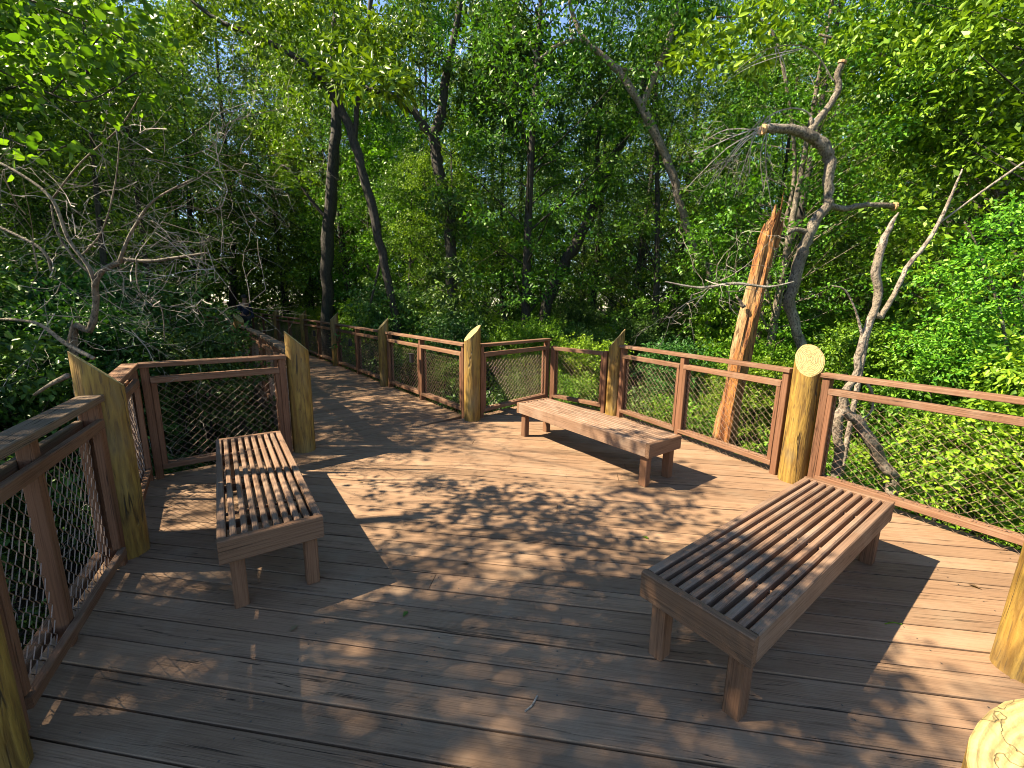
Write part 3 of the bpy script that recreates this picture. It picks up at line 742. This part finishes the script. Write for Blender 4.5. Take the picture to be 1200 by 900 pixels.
# ------------------------------------------------------------------ canopies out of view to the left that dapple the deck
def shade_tree(seed, x, y, areas, label, z0=5.5, z1=8.5, L=.11, mat=None, holes=(), per=60, cr=(.3, .5)):
    """areas: floor patches (x0,x1,y0,y1, clumps per m2); the crown stands where the sun reaches those patches from"""
    rng = np.random.default_rng(seed); rn = random.Random(seed); m = MB()
    root = empty('broadleaf_tree', (x, y, 0)); top = np.array([0, 0, z1 * .8])
    m.tube([(0, 0, gz(x, y) - .3), (0.05, 0, 1), (.1, .1, 3), top], [.2, .16, .13, .09], 8)
    vs = []
    for (x0, x1, y0, y1, den) in areas:
        K = max(3, int((x1 - x0) * (y1 - y0) * den)); h = rng.uniform(z0, z1, K)
        c = np.column_stack([rng.uniform(x0, x1, K) + Ldir.x / Ldir.z * h - x, rng.uniform(y0, y1, K) + Ldir.y / Ldir.z * h - y, h])
        fx = c[:, 0] + x - Ldir.x / Ldir.z * h; fy = c[:, 1] + y - Ldir.y / Ldir.z * h
        keep = np.ones(K, bool)
        for hx, hy, hr in holes: keep &= np.hypot(fx - hx, fy - hy) > hr
        c = c[keep]; K = len(c)
        for i, e in enumerate(c):
            if i % 6 == 0:
                b0 = top * rn.uniform(.6, 1); m.tube([b0, (b0 + e) / 2 + np.array([0, 0, .2]), e], [.03, .018, .005], 4, cap=False)
        vs.append(clumps(rng, c, rng.uniform(cr[0], cr[1], K), per, L, L * .5))
    m.build('trunk', BARK_D, root, True)
    mesh_obj('crown', quad_mesh('crown', np.vstack(vs), mat or LEAF_M), root)
    return tag(root, label, 'tree', 'overhanging trees beside the platform')
shade_tree(51, -10.5, -.8, [(-3.8, .9, -1.6, 1.9, 33), (.9, 3.2, -1.0, 1.25, 19)], 'tall overhanging tree left of the camera that dapples the nearest planks', 6.5, 8.6, .085, holes=[(1.77, .45, .75)], per=105, cr=(.4, .7))
shade_tree(53, -5.2, 1.6, [(-2.3, 1.3, 1.9, 2.55, 30), (.45, 1.75, 1.25, 2.2, 34), (-1.1, 1.25, 2.55, 3.1, 17), (-.2, 1.4, 3.1, 3.4, 6)], 'low overhanging tree left of the platform that speckles the middle planks', 3.6, 5.4, .085, holes=[(-.1, 2.45, .36), (-1.2, 2.5, .3)])
shade_tree(52, -8.8, 6.0, [(-3.2, -.6, 4.6, 6.3, 24), (-3.6, -1.9, 2.9, 4.4, 9), (1.0, 1.9, 3.2, 4.0, 8), (-5.5, -1.5, 6.3, 9.0, 14)], 'overhanging tree shaped to shade the boardwalk entrance', 4.6, 6.8)

# ------------------------------------------------------------------ named trees, traced as branch paths at their own distance
def px_path(path, Y, dy=0):
    out = []
    for i, q in enumerate(path):
        P = at(q[0], q[1], Y + (q[3] if len(q) > 3 else 0)); out.append((*P, max(.003, q[2] * .5 * mpp(P) / math.sqrt(1 + ((q[0] - 600) / FPX) ** 2) * .78)))
    return out
def add_path(m, path, Y, n=9, k=4, wob=.06, rng=None, ground=False, mi=0):
    P = px_path(path, Y)
    if ground:
        x, y, z, r = P[0]
        if z > gz(x, y): P = [(x - (P[1][0] - x) * .3, y, gz(x, y) - .25, r * 1.25)] + P
    sp = spline(P, k)
    if rng and P[0][3] > .03:      # small kinks so limbs do not sweep like pipes
        sp = [np.array((*[c + rng.uniform(-.22, .22) * q[3] for c in q[:3]], q[3] * rng.uniform(.93, 1.09))) for q in sp]
    m.tube([p[:3] for p in sp], [max(.004, p[3]) for p in sp], n, wob=wob, rng=rng, m=mi)
def sprig(m, p, d, L, r, lev, rng, n=3, spread=.7, grav=0.0):
    p = Vector(p); d = Vector(d).normalized(); k = 5; pts = [p.copy()]; q = p.copy()
    for i in range(k):
        d = (d + Vector((rng.gauss(0, .26), rng.gauss(0, .26), rng.gauss(0, .26) - grav))).normalized(); q = q + d * (L / k); pts.append(q.copy())
        if lev > 0 and i > 0 and rng.random() < .75:
            sd = (d + Vector((rng.gauss(0, spread), rng.gauss(0, spread), rng.gauss(0, spread)))).normalized()
            sprig(m, q, sd, L * rng.uniform(.4, .7), r * .6, lev - 1, rng, n, spread, grav)
    m.tube(pts, [r * (1 - .75 * i / k) for i in range(k + 1)], n, cap=False)
def px_crown(seed, discs, Y, L, W, mat, per=60, den=1.0, crad=.4, depth=1.0, six=True):
    """discs: (px, py, radius px, clumps, dY)"""
    rng = np.random.default_rng(seed); cen = []
    for px, py, rp, K, dY in discs:
        for i in range(int(K * den)):
            a = rng.uniform(0, 6.283); q = rp * math.sqrt(rng.random())
            cen.append(at(px + q * math.cos(a), py + q * math.sin(a) * .8, Y + dY + rng.uniform(-depth, depth)))
    cen = np.array([tuple(c) for c in cen]); return clumps(rng, cen, rng.uniform(.6, 1.2, len(cen)) * crad, per, L, W, .45, six)
def hero(name, label, cat, paths, Y, barkm, crown=None, seed=1, group=None, n=9, extra=None, part='trunk', wob=.06, ends=()):
    root = empty(name, (0, 0, 0)); rng = random.Random(seed); m = MB()
    for i, p in enumerate(paths): add_path(m, p, Y, n, rng=rng, ground=(i == 0), wob=wob)
    if extra: extra(m, rng)
    base = Vector(m.v[0]); base.z = 0; 
    o = m.build(part, barkm, root, True)
    if crown is not None: mesh_obj('crown', quad_mesh('crown', crown[0], crown[1]), root)
    return tag(root, label, cat, group)

# broken snag
root = empty('dead_snag', (0, 0, 0)); rng = random.Random(3); Y = 6.2
P = spline(px_path([(838, 575, 40), (846, 530, 37), (857, 470, 36), (872, 400, 35), (884, 345, 33), (893, 305, 32), (900, 278, 29)], Y), 7)
ns = 30; pts = []
for i, q in enumerate(P):
    for k in range(ns):
        a = 2 * math.pi * k / ns; c_, s_ = math.cos(a), math.sin(a)
        g = mnoise.noise((c_ * 2.2, s_ * 2.2, q[2] * .9)) * .22 + mnoise.noise((c_ * 6, s_ * 6, q[2] * 1.6 + 5)) * .14 + mnoise.noise((c_ * 14, s_ * 14, q[2] * 4)) * .06
        r = q[3] * .84 * (1.05 + g * 1.3); pts.append((q[0] + c_ * r, q[1] + s_ * r, q[2]))
top = P[-1]
for lev, (f, h) in enumerate([(.93, .16), (.70, .40), (.35, .66)]):
    for k in range(ns):
        a = 2 * math.pi * k / ns; c_, s_ = math.cos(a), math.sin(a)
        sp_ = max(0, mnoise.noise((c_ * 2.6 + 3, s_ * 2.6, 1.3)) + .35) * (1.2 if c_ > -.2 else .7) + .12 * rng.random()
        r = top[3] * .84 * (1.05 - .25 * lev * (1 if sp_ > .3 else 1.5)); r = max(r, .02)
        pts.append((top[0] + .05 * lev + c_ * r * f ** .3, top[1] + s_ * r * f ** .3, top[2] + h * sp_ * .95 - (.12 * lev if sp_ < .2 else 0)))
nr = len(P) + 3
m = MB(); m.poly(pts, [(j * ns + k, j * ns + (k + 1) % ns, (j + 1) * ns + (k + 1) % ns, (j + 1) * ns + k) for j in range(nr - 1) for k in range(ns)] + [tuple(range((nr - 1) * ns, nr * ns))])
tk = m.build('trunk', BARK_S, root)
for pth in [[(898, 292, 14), (905, 262, 11), (909, 240, 3)], [(889, 300, 9), (893, 276, 7), (896, 262, 2)], [(909, 290, 11), (914, 270, 8), (917, 259, 3)]]:
    m = MB(); add_path(m, pth, Y, 7, 4, .28, rng); m.build('splinter', BARK_S, tk)
m = MB(); add_path(m, [(872, 360, 8), (866, 352, 5), (862, 345, 2)], Y - .1, 5, 3, .2, rng); m.build('splinter', BARK_P, tk)
m = MB()
for k in range(9): sprig(m, at(rng.uniform(800, 850), rng.uniform(325, 350), Y - .4), (rng.uniform(-1, 1), -.2, rng.uniform(-.4, .5)), rng.uniform(.4, .8), .007, 2, rng)
add_path(m, [(780, 330, 2), (820, 337, 4), (860, 332, 5), (900, 336, 4), (930, 330, 2)], Y - .4, 5, 4, .05, rng)
m.build('caught_twigs', TWIG, root)
tag(root, 'broken orange-brown rotting snag with a jagged splintered top', 'dead tree')

# crooked sawn tree with its dry twigs
root = empty('crooked_dead_tree'); rng = random.Random(8); m = MB(); Y = 6.3; KW = .84
add_path(m, [(940, 425, 16), (932, 385, 16), (926, 350, 18), (936, 312, 20), (945, 282, 19), (958, 256, 18), (970, 238, 18), (971, 208, 18), (972, 185, 20), (962, 168, 20), (945, 158, 19), (920, 150, 16), (895, 152, 14)], Y, 10, 4, .09, rng, True)
add_path(m, [(946, 158, 15), (958, 142, 13), (974, 120, 12), (983, 100, 11), (981, 88, 10), (987, 73, 10)], Y, 8, 4, .06, rng)
add_path(m, [(968, 240, 13), (990, 244, 11), (1015, 240, 10), (1047, 242, 11)], Y, 8, 4, .06, rng)
add_path(m, [(946, 272, 12), (934, 269, 9), (923, 272, 11)], Y, 7, 3, .06, rng)
add_path(m, [(952, 150, 7), (950, 138, 6)], Y, 6, 2, .05, rng)
tk = m.build('trunk', BARK_G, root, True)
m = MB()
add_path(m, [(951, 138, 3), (944, 130, 3), (925, 127, 3), (900, 137, 3), (888, 160, 2.5)], Y, 4, 3, 0, rng)
for e in [(812, 182), (803, 222), (815, 240), (838, 212), (860, 232), (878, 205), (826, 165), (895, 225), (905, 250), (850, 195)]:
    s0 = (900 + rng.uniform(-12, 4), 139 + rng.uniform(-4, 14)); mid = ((s0[0] + e[0]) / 2 + rng.uniform(-8, 4), (s0[1] + e[1]) / 2 - rng.uniform(0, 14))
    add_path(m, [(*s0, 2.4), (*mid, 1.8), (*e, 1)], Y, 3, 3, 0, rng)
    for j in range(4):
        t = rng.uniform(.35, .95); q = at(s0[0] + (e[0] - s0[0]) * t, s0[1] + (e[1] - s0[1]) * t, Y); sprig(m, q, (e[0] - s0[0] + rng.uniform(-30, 30), rng.uniform(-20, 20), -(e[1] - s0[1]) + rng.uniform(-30, 30)), rng.uniform(.2, .45), .004, 1, rng)
add_path(m, [(976, 94, 3), (962, 70, 2.5), (945, 55, 2.4), (920, 53, 2), (890, 62, 1.6), (852, 92, 1)], Y, 3, 3, 0, rng)
for e in [(862, 84), (875, 78), (905, 85), (922, 92), (915, 75), (845, 100)]:
    add_path(m, [(rng.uniform(890, 945), rng.uniform(53, 58), 2), ((e[0] + 915) / 2, (e[1] + 55) / 2, 1.5), (*e, 1)], Y, 3, 3, 0, rng)
m.build('dry_twigs', TWIG, tk)
for px, py, w in [(894, 152, 12), (987, 73, 9), (1048, 242, 10)]:
    m = MB()
    P = at(px, py, Y); d = {894: Vector((-1, -.3, 0)), 987: Vector((.2, -.2, 1)), 1048: Vector((1, -.1, 0))}[px].normalized(); r = w * .5 * mpp(P)
    m.tube([P - d * .01, P + d * .02], [r * 1.02, r * .98], 10); m.build('sawn_end', CUT, tk)
tag(root, 'crooked dead tree with sawn-off limbs and a fan of dry twigs', 'dead tree')

hero('dead_stub_tree', 'pale dead trunk with a jagged tip and a bowed root, behind the right railing', 'dead tree',
     [[(1045, 570, 23), (1035, 545, 22), (1012, 503, 21), (992, 482, 18), (990, 462, 14), (1003, 440, 13), (1008, 410, 13), (1020, 375, 13), (1030, 345, 14), (1027, 318, 15), (1035, 285, 13), (1045, 262, 9), (1053, 249, 3)],
      [(980, 565, 15), (983, 525, 15), (982, 490, 18), (992, 480, 16)], [(1012, 400, 6), (1003, 365, 4), (990, 340, 3), (975, 335, 2)], [(1003, 440, 6), (1020, 455, 5), (1022, 480, 4), (1010, 492, 3)]], 4.25, BARK_P, seed=5, wob=.08)
hero('dead_branch_tree', 'thin grey leaning dead stem rising right of the jagged pale trunk', 'dead tree',
     [[(1016, 395, 9), (1032, 372, 10), (1048, 345, 9), (1062, 315, 9), (1082, 290, 8), (1100, 262, 8), (1112, 235, 6), (1128, 198, 3)], [(1100, 262, 4), (1150, 225, 5), (1200, 190, 5), (1240, 160, 4)]], 4.5, BARK_P, seed=6)
hero('pale_leaning_tree', 'pale grey tree leaning left with an arching bare limb over the middle', 'tree',
     [[(832, 335, 10), (815, 295, 11), (800, 250, 12), (788, 205, 12), (770, 160, 13), (748, 118, 12), (728, 88, 11), (708, 66, 9), (690, 52, 8), (672, 20, 6), (665, -20, 5)],
      [(712, 70, 6), (690, 50, 6), (668, 48, 5.5), (648, 56, 5), (632, 69, 4), (622, 55, 3), (600, 30, 2)], [(672, 49, 3), (668, 25, 2.4), (680, 0, 2)], [(752, 125, 9), (765, 92, 10), (780, 60, 11), (792, 15, 11), (800, -40, 11)], [(768, 80, 5), (745, 82, 4), (722, 80, 3)]],
     10.5, BARK_P, (px_crown(61, [(700, 20, 70, 16, 0), (790, 30, 60, 16, 0), (640, 60, 40, 8, 1)], 10.5, .12, .055, LEAF_M), LEAF_M), 7)
hero('dark_leaning_tree', 'dark tree leaning right in the shade behind the far corner railing', 'tree',
     [[(634, 385, 17), (655, 322, 17), (676, 285, 16), (696, 245, 15), (706, 218, 14), (720, 185, 13), (738, 150, 12), (752, 110, 10), (760, 50, 8)], [(703, 222, 8), (700, 180, 7), (704, 120, 6), (700, 60, 5)]],
     12.5, BARK_D, (px_crown(62, [(640, 120, 95, 75, 0), (700, 110, 60, 30, .5), (590, 150, 60, 30, 0)], 12.5, .13, .055, LEAF_D), LEAF_D), 9)
hero('straight_dark_tree', 'straight dark trunk standing beside the boardwalk railing', 'tree',
     [[(383, 385, 19), (384, 300, 19), (388, 230, 19), (393, 170, 17), (395, 120, 15), (392, 60, 13), (396, -10, 10), (398, -120, 7)], [(386, 260, 6), (365, 235, 5), (340, 200, 4), (320, 190, 3)]],
     14.2, BARK_D, (px_crown(63, [(345, 205, 22, 5, 0), (400, 20, 90, 40, 0), (330, 130, 50, 14, 0), (390, -60, 110, 60, 0)], 14.2, .13, .058, LEAF_M), LEAF_M), 10)
hero('curved_dark_tree', 'dark forked tree curving left over the boardwalk', 'tree',
     [[(464, 375, 12), (450, 310, 13), (437, 250, 14), (424, 195, 14), (410, 150, 14), (393, 115, 13), (370, 85, 12), (340, 62, 10), (300, 42, 9), (250, 20, 7), (200, -20, 5)], [(415, 165, 9), (418, 130, 8), (425, 80, 8), (432, 20, 7), (440, -40, 6)], [(448, 300, 4), (440, 330, 4), (432, 365, 3)]],
     10.6, BARK_D, (np.vstack([px_crown(64, [(380, 45, 75, 34, -.6), (300, 20, 70, 24, 0), (440, 60, 50, 16, -.5), (230, 10, 60, 20, 0)], 10.6, .12, .055, LEAF_M), px_crown(65, [(430, 92, 34, 9, -4.6), (405, 70, 30, 6, -4.4), (455, 110, 25, 5, -4.5)], 10.6, .15, .045, LEAF_B, per=26, crad=.26, depth=.25)]), LEAF_B), 11)
hero('forked_dark_tree', 'black-looking forked trunk amid foliage at the centre', 'tree',
     [[(529, 400, 17), (529, 330, 17), (527, 262, 17), (520, 220, 17), (512, 185, 17), (509, 160, 17), (517, 132, 14), (521, 100, 12), (530, 50, 10), (540, 0, 9), (545, -60, 7)], [(509, 165, 14), (494, 142, 13), (475, 122, 11), (448, 108, 9), (415, 100, 6)]],
     11.6, BARK_D, (px_crown(66, [(540, 60, 95, 70, .4), (470, 70, 50, 20, .4), (600, 40, 60, 30, .3), (550, 250, 40, 12, -.8), (532, 345, 45, 26, -1.0), (520, 240, 20, 6, -.8)], 11.6, .12, .055, LEAF_D), LEAF_D), 12)

# bare tangled tree on the left
root = empty('bare_crooked_tree'); rng = random.Random(14); m = MB(); Y = 3.75
add_path(m, [(86, 412, 15), (104, 388, 13), (112, 360, 12), (112, 334, 12), (122, 316, 11), (146, 304, 9)], Y, 9, 4, .08, rng, True)
for p in [[(112, 336, 8), (103, 312, 7), (80, 280, 7), (62, 235, 7), (30, 208, 7), (-10, 186, 7)], [(146, 304, 8), (175, 306, 6), (205, 302, 5), (245, 296, 3)], [(140, 306, 7), (148, 285, 6), (158, 265, 5), (180, 235, 4), (225, 210, 3)],
          [(60, 318, 5), (55, 300, 6), (38, 285, 7), (-10, 262, 8)], [(105, 320, 5), (85, 300, 5), (66, 270, 4), (60, 240, 3)], [(160, 304, 3), (163, 340, 2.5), (188, 358, 2), (193, 400, 2)], [(60, 235, 4), (95, 190, 3), (140, 150, 3), (165, 110, 2)], [(95, 300, 4), (120, 270, 3), (135, 215, 3), (140, 165, 2)]]:
    add_path(m, p, Y + rng.uniform(-.25, .35), 6, 4, .05, rng)
m.build('trunk', BARK_G, root, True)
m = MB()
for i in range(80):
    q = at(rng.uniform(0, 260), rng.uniform(150, 400), Y + rng.uniform(-.3, .8)); sprig(m, q, (rng.uniform(-1, 1), rng.uniform(-.4, .6), rng.uniform(-.6, .5)), rng.uniform(.4, 1.0), .005, 2, rng)
m.build('bare_twigs', TWIG, root)
tag(root, 'bare crooked grey tree with tangled twigs behind the near left log post', 'tree')
root = empty('fallen_branch'); m = MB()
add_path(m, [(-20, 374, 6), (20, 375, 6), (48, 381, 7), (76, 402, 9), (110, 420, 8)], 3.3, 7, 4, .06, rng); add_path(m, [(80, 440, 12), (60, 450, 9), (40, 463, 6)], 3.2, 6, 4, .1, rng)
add_path(m, [(78, 404, 5), (82, 390, 4), (85, 375, 2)], 3.3, 5, 3, 0, rng)
m.build('limb', BARK_P, root, True); tag(root, 'pale dead limb lying behind the near left log post', 'branch')
def brush(x, y, w, h, n, seed, label, z=None, L=(.4, 1.0)):
    root = empty('brush_pile', (x, y, gz(x, y) if z is None else z)); rng = random.Random(seed); m = MB()
    for i in range(n):
        a = rng.uniform(0, 6.28); q = w * math.sqrt(rng.random()); hh = h * (1 - (q / w) ** 2) * rng.random()
        sprig(m, (q * math.cos(a), q * math.sin(a), hh), (rng.gauss(0, 1), rng.gauss(0, 1), rng.gauss(0, .5) + .25), rng.uniform(*L), .006, 2, rng)
    m.build('dead_twigs', TWIG, root); return tag(root, label, 'brush', 'heaps of dead brush left of the deck')
brush(-4.1, 5.0, .8, .9, 42, 31, 'tangle of dead pale twigs behind the left bench railing')
brush(-6.0, 6.2, 1.0, 1.2, 30, 32, 'dead brush heap beside the shaded boardwalk railing')
brush(-4.3, 3.0, .6, .7, 20, 33, 'small heap of dead twigs outside the near left corner')

# overhanging leafy branch, top left
root = empty('overhanging_leafy_tree', (0, 0, 0)); rng = random.Random(16); m = MB(); Y = 3.1
m.tube([(-6.0, 2.3, gz(-6, 2.3) - .3), (-5.9, 2.35, 1.5), (-5.5, 2.5, 3.2), (-4.6, 2.8, 4.2)], [.13, .11, .08, .05], 8)
for p in [[(-140, -20, 8), (-40, 60, 6), (60, 110, 4), (105, 118, 3), (160, 85, 2)], [(-140, -40, 8), (0, -10, 5), (90, 20, 4), (150, 50, 3), (190, 90, 2)], [(-140, -20, 6), (-30, 130, 4), (40, 175, 3), (95, 165, 2)], [(60, 110, 3), (90, 75, 2), (120, 40, 1.5)]]:
    add_path(m, p, Y, 5, 4, 0, rng)
m.build('trunk', BARK_D, root, True)
cr = px_crown(71, [(50, 20, 80, 11, 0), (145, 70, 40, 5, 0), (20, 80, 60, 7, 0), (130, 15, 60, 3, -.3), (30, 150, 50, 3, 0), (-60, 40, 80, 12, 0), (150, 115, 25, 2, 0)], Y, .062, .046, LEAF_Y, per=26, crad=.24, depth=.4)
mesh_obj('crown', quad_mesh('crown', cr, LEAF_Y), root); tag(root, 'branch of broad yellow-green leaves glowing in the top left corner', 'tree')
# leafy trees close on the right
def leafy(seed, x, y, paths, Y, discs, L, W, mat, label, per=60, crad=.4, depth=.8):
    root = empty('leafy_tree'); rng = random.Random(seed); m = MB()
    for i, p in enumerate(paths): add_path(m, p, Y, 6, 4, .05, rng, ground=(i == 0))
    m.build('trunk', BARK_G, root, True)
    mesh_obj('crown', quad_mesh('crown', px_crown(seed, discs, Y, L, W, mat, per=per, crad=crad, depth=depth), mat), root)
    return tag(root, label, 'tree', 'leafy trees close on the right')
leafy(81, 0, 0, [[(1240, 420, 12), (1200, 300, 10), (1140, 180, 8), (1060, 80, 6), (960, 40, 4)], [(1140, 180, 5), (1180, 100, 4), (1240, 20, 3)]], 7.6,
      [(1120, 90, 90, 60, 0), (1180, 180, 60, 36, 0), (1040, 60, 60, 22, 0), (1170, 40, 70, 40, 0), (1010, 30, 40, 8, 0), (1080, 160, 45, 18, .6)], .11, .05, LEAF_B, 'bright leafy tree filling the upper right corner')
leafy(82, 0, 0, [[(900, 330, 8), (930, 220, 7), (925, 120, 6), (900, 30, 5), (840, 20, 3)]], 9.0,
      [(870, 45, 45, 14, -2.2), (830, 60, 35, 8, -2.4), (900, 20, 45, 10, -2)], .13, .055, LEAF_B, 'spray of drooping bright leaves hanging near the top', per=30, crad=.3, depth=.3)
leafy(83, 0, 0, [[(1180, 470, 8), (1175, 380, 7), (1150, 300, 5), (1130, 260, 3)]], 4.9,
      [(1150, 330, 60, 26, 0), (1190, 400, 50, 24, 0), (1110, 400, 45, 18, .4), (1185, 270, 40, 12, 0)],   .050, .026, LEAF_B, 'bushy bright green sapling just beyond the right railing', per=90, crad=.26, depth=.5)

# ------------------------------------------------------------------ far wood, one mass
rng = np.random.default_rng(5)
def ring(K, q0, q1, hp, hm, rad, per, L):
    a = rng.uniform(R(8), R(172), K); q = rng.uniform(q0, q1, K); h = rng.random(K) ** hp * hm - .8
    cen = np.column_stack([q * np.cos(a), q * np.sin(a) + 3, h])
    return clumps(rng, cen, rng.uniform(.7, 1.4, K) * rad, per, L, L * .5)
mesh = quad_mesh('treeline', np.vstack([ring(2000, 36, 52, 1.3, 18, 1.6, 45, .40), ring(2400, 26, 36, 1.1, 7.0, 1.1, 50, .26)]), LEAF_M)
tag(mesh_obj('treeline', mesh), 'far mass of woodland closing off the view', 'woodland', kind='stuff')

# ------------------------------------------------------------------ ground cover
rng = np.random.default_rng(6); n = 26000
xy = np.column_stack([rng.uniform(-12, 12, n), rng.uniform(-1, 14, n)])
P = np.array([(x, y, gz(x, y) + .01 + .03 * rng.random()) for x, y in xy])
D = rng.normal(size=(n, 3)); D[:, 2] *= .3; Nn = rng.normal(size=(n, 3)) * .35 + np.array([0, 0, 1.])
tag(mesh_obj('leaf_litter', quad_mesh('leaf_litter', leaf_arrays(P, D, Nn, rng.uniform(.05, .11, n), rng.uniform(.03, .06, n)), LITTER)), 'dry fallen leaves scattered over the forest floor', 'leaves', kind='stuff')
K = 700; cx = rng.uniform(2.6, 10, K); cyy = rng.uniform(0, 11, K); keep = np.hypot(cx - .1, cyy - 4.2) > 3.6; cx, cyy = cx[keep], cyy[keep]
cen = np.array([(x, y, gz(x, y) + rng.uniform(.05, .3)) for x, y in zip(cx, cyy)])
tag(mesh_obj('undergrowth', quad_mesh('undergrowth', clumps(rng, cen, rng.uniform(.2, .4, len(cen)), 45, .07, .04, .5), LEAF_B)), 'low bright green undergrowth outside the right railing', 'undergrowth', kind='stuff')

# ------------------------------------------------------------------ person on the far boardwalk
px, py = -10.55, 16.75
root = empty('person', (px, py, 0), R(-120))
def skinned(name, verts, edges, rads, mat, parent, root_i=0, sub=1):
    me = bpy.data.meshes.new(name); me.from_pydata(verts, edges, []); o = mesh_obj(name, me, parent); me.materials.append(mat)
    sk = o.modifiers.new('skin', 'SKIN'); ss = o.modifiers.new('sub', 'SUBSURF'); ss.levels = sub; ss.render_levels = sub
    for i, v in enumerate(me.skin_vertices[0].data): v.radius = (rads[i], rads[i]); v.use_root = (i == root_i)
    sk.use_smooth_shade = True; return o
bv = [(0, 0, .95), (0, 0, 1.2), (0, .02, 1.42), (0, .03, 1.50), (0, .05, 1.58), (0, .06, 1.68), (0, .05, 1.75),
      (-.18, 0, 1.42), (-.24, .04, 1.14), (-.22, .16, .92), (.18, 0, 1.42), (.24, -.02, 1.14), (.23, .10, .90),
      (-.10, 0, .90), (-.11, .10, .50), (-.11, .02, .08), (-.11, .15, .04), (.10, 0, .90), (.11, -.06, .50), (.11, -.20, .10), (.11, -.08, .05)]
be = [(0, 1), (1, 2), (2, 3), (3, 4), (4, 5), (5, 6), (2, 7), (7, 8), (8, 9), (2, 10), (10, 11), (11, 12), (0, 13), (13, 14), (14, 15), (15, 16), (0, 17), (17, 18), (18, 19), (19, 20)]
br = [.14, .14, .12, .06, .075, .10, .07, .06, .045, .03, .06, .045, .03, .085, .06, .04, .035, .085, .06, .04, .035]
skinned('body', bv, be, br, SKIN, root)
skinned('jacket', [bv[i] for i in (0, 1, 2, 7, 8, 9, 10, 11, 12)], [(0, 1), (1, 2), (2, 3), (3, 4), (4, 5), (2, 6), (6, 7), (7, 8)], [.165, .165, .14, .075, .06, .045, .075, .06, .045], NAVY, root)
skinned('trousers', [bv[i] for i in (0, 13, 14, 15, 17, 18, 19)], [(0, 1), (1, 2), (2, 3), (0, 4), (4, 5), (5, 6)], [.16, .10, .075, .055, .10, .075, .055], TROU, root)
m = MB(); pts = []; nn = 14
for j, (f, z) in enumerate([(1.0, 1.70), (1.02, 1.74), (.9, 1.79), (.55, 1.82), (.05, 1.83)]):
    for k in range(nn): pts.append((.108 * f * math.cos(6.2832 * k / nn), .055 + .118 * f * math.sin(6.2832 * k / nn), z))
m.poly(pts, [(j * nn + k, j * nn + (k + 1) % nn, (j + 1) * nn + (k + 1) % nn, (j + 1) * nn + k) for j in range(4) for k in range(nn)])
m.box(-.085, .085, .15, .25, 1.695, 1.707, .003); m.build('cap', CAPM, root, True)
tag(root, 'person in a dark cap and navy jacket on the far boardwalk', 'person')

# ------------------------------------------------------------------ small things on the planks
rs = random.Random(9)
def fallen_leaf(x, y, L, mat, label):
    P = np.array([(x, y, .004)]); v = leaf_arrays(P, np.array([[rs.uniform(-1, 1), rs.uniform(-1, 1), .05]]), np.array([[.1, .1, 1.]]), np.array([L]), np.array([L * .55]))
    o = mesh_obj('fallen_leaf', quad_mesh('fallen_leaf', v, mat)); return tag(o, label, 'leaf', 'fallen leaves on the planks')
def gp(px, py):
    d = ray(px, py); t = -CAMH / d.z; return d.x * t, d.y * t
fallen_leaf(*gp(478, 717), .05, LEAF_D, 'small dark green leaf on the shaded planks near the centre')
fallen_leaf(*gp(760, 632), .05, LEAF_Y, 'tiny bright green leaf on the planks left of the near bench')
fallen_leaf(*gp(550, 661), .05, LITTER, 'pale dry leaf on the planks in the middle of the platform')
fallen_leaf(*gp(1134, 685), .06, LITTER, 'whitish curled scrap on the sunlit planks right of the near bench')
fallen_leaf(*gp(340, 741), .05, LITTER, 'brown curled leaf on the shaded planks before the left bench')
fallen_leaf(*gp(425, 565), .04, LITTER, 'dark dry leaf near the boardwalk entrance')
x, y = gp(615, 835); m = MB(); m.tube([(0, 0, .005), (.03, .025, .008), (.055, .07, .006)], .0035, 5)
o = m.build('fallen_twig', TWIG); o.location = (x, y, 0); tag(o, 'short pale twig lying on the shaded planks', 'twig')
x, y = gp(1037, 732); m = MB(); m.tube([(0, 0, .005), (.05, .01, .007), (.09, .0, .005)], .003, 5)
o = m.build('fallen_twig', LEAF_Y); o.location = (x, y, 0); tag(o, 'yellow stalk lying in the shadow of the near bench', 'twig')

# put the origin of each traced tree at its own foot
for o in list(C.objects):
    if o.type == 'EMPTY' and o.parent is None and o.get('category') in ('tree', 'dead tree', 'branch') and o.location.length < 1e-6:
        kids = [c for c in C.objects if c.parent == o]
        vs = [v.co for c in kids if c.name.startswith(('trunk', 'limb')) for v in c.data.vertices]
        if not vs: continue
        zmin = min(v.z for v in vs); low = [v for v in vs if v.z < zmin + .12]
        b = Vector((sum(v.x for v in low) / len(low), sum(v.y for v in low) / len(low), zmin))
        o.location = b
        for c in kids: c.location = c.location - b
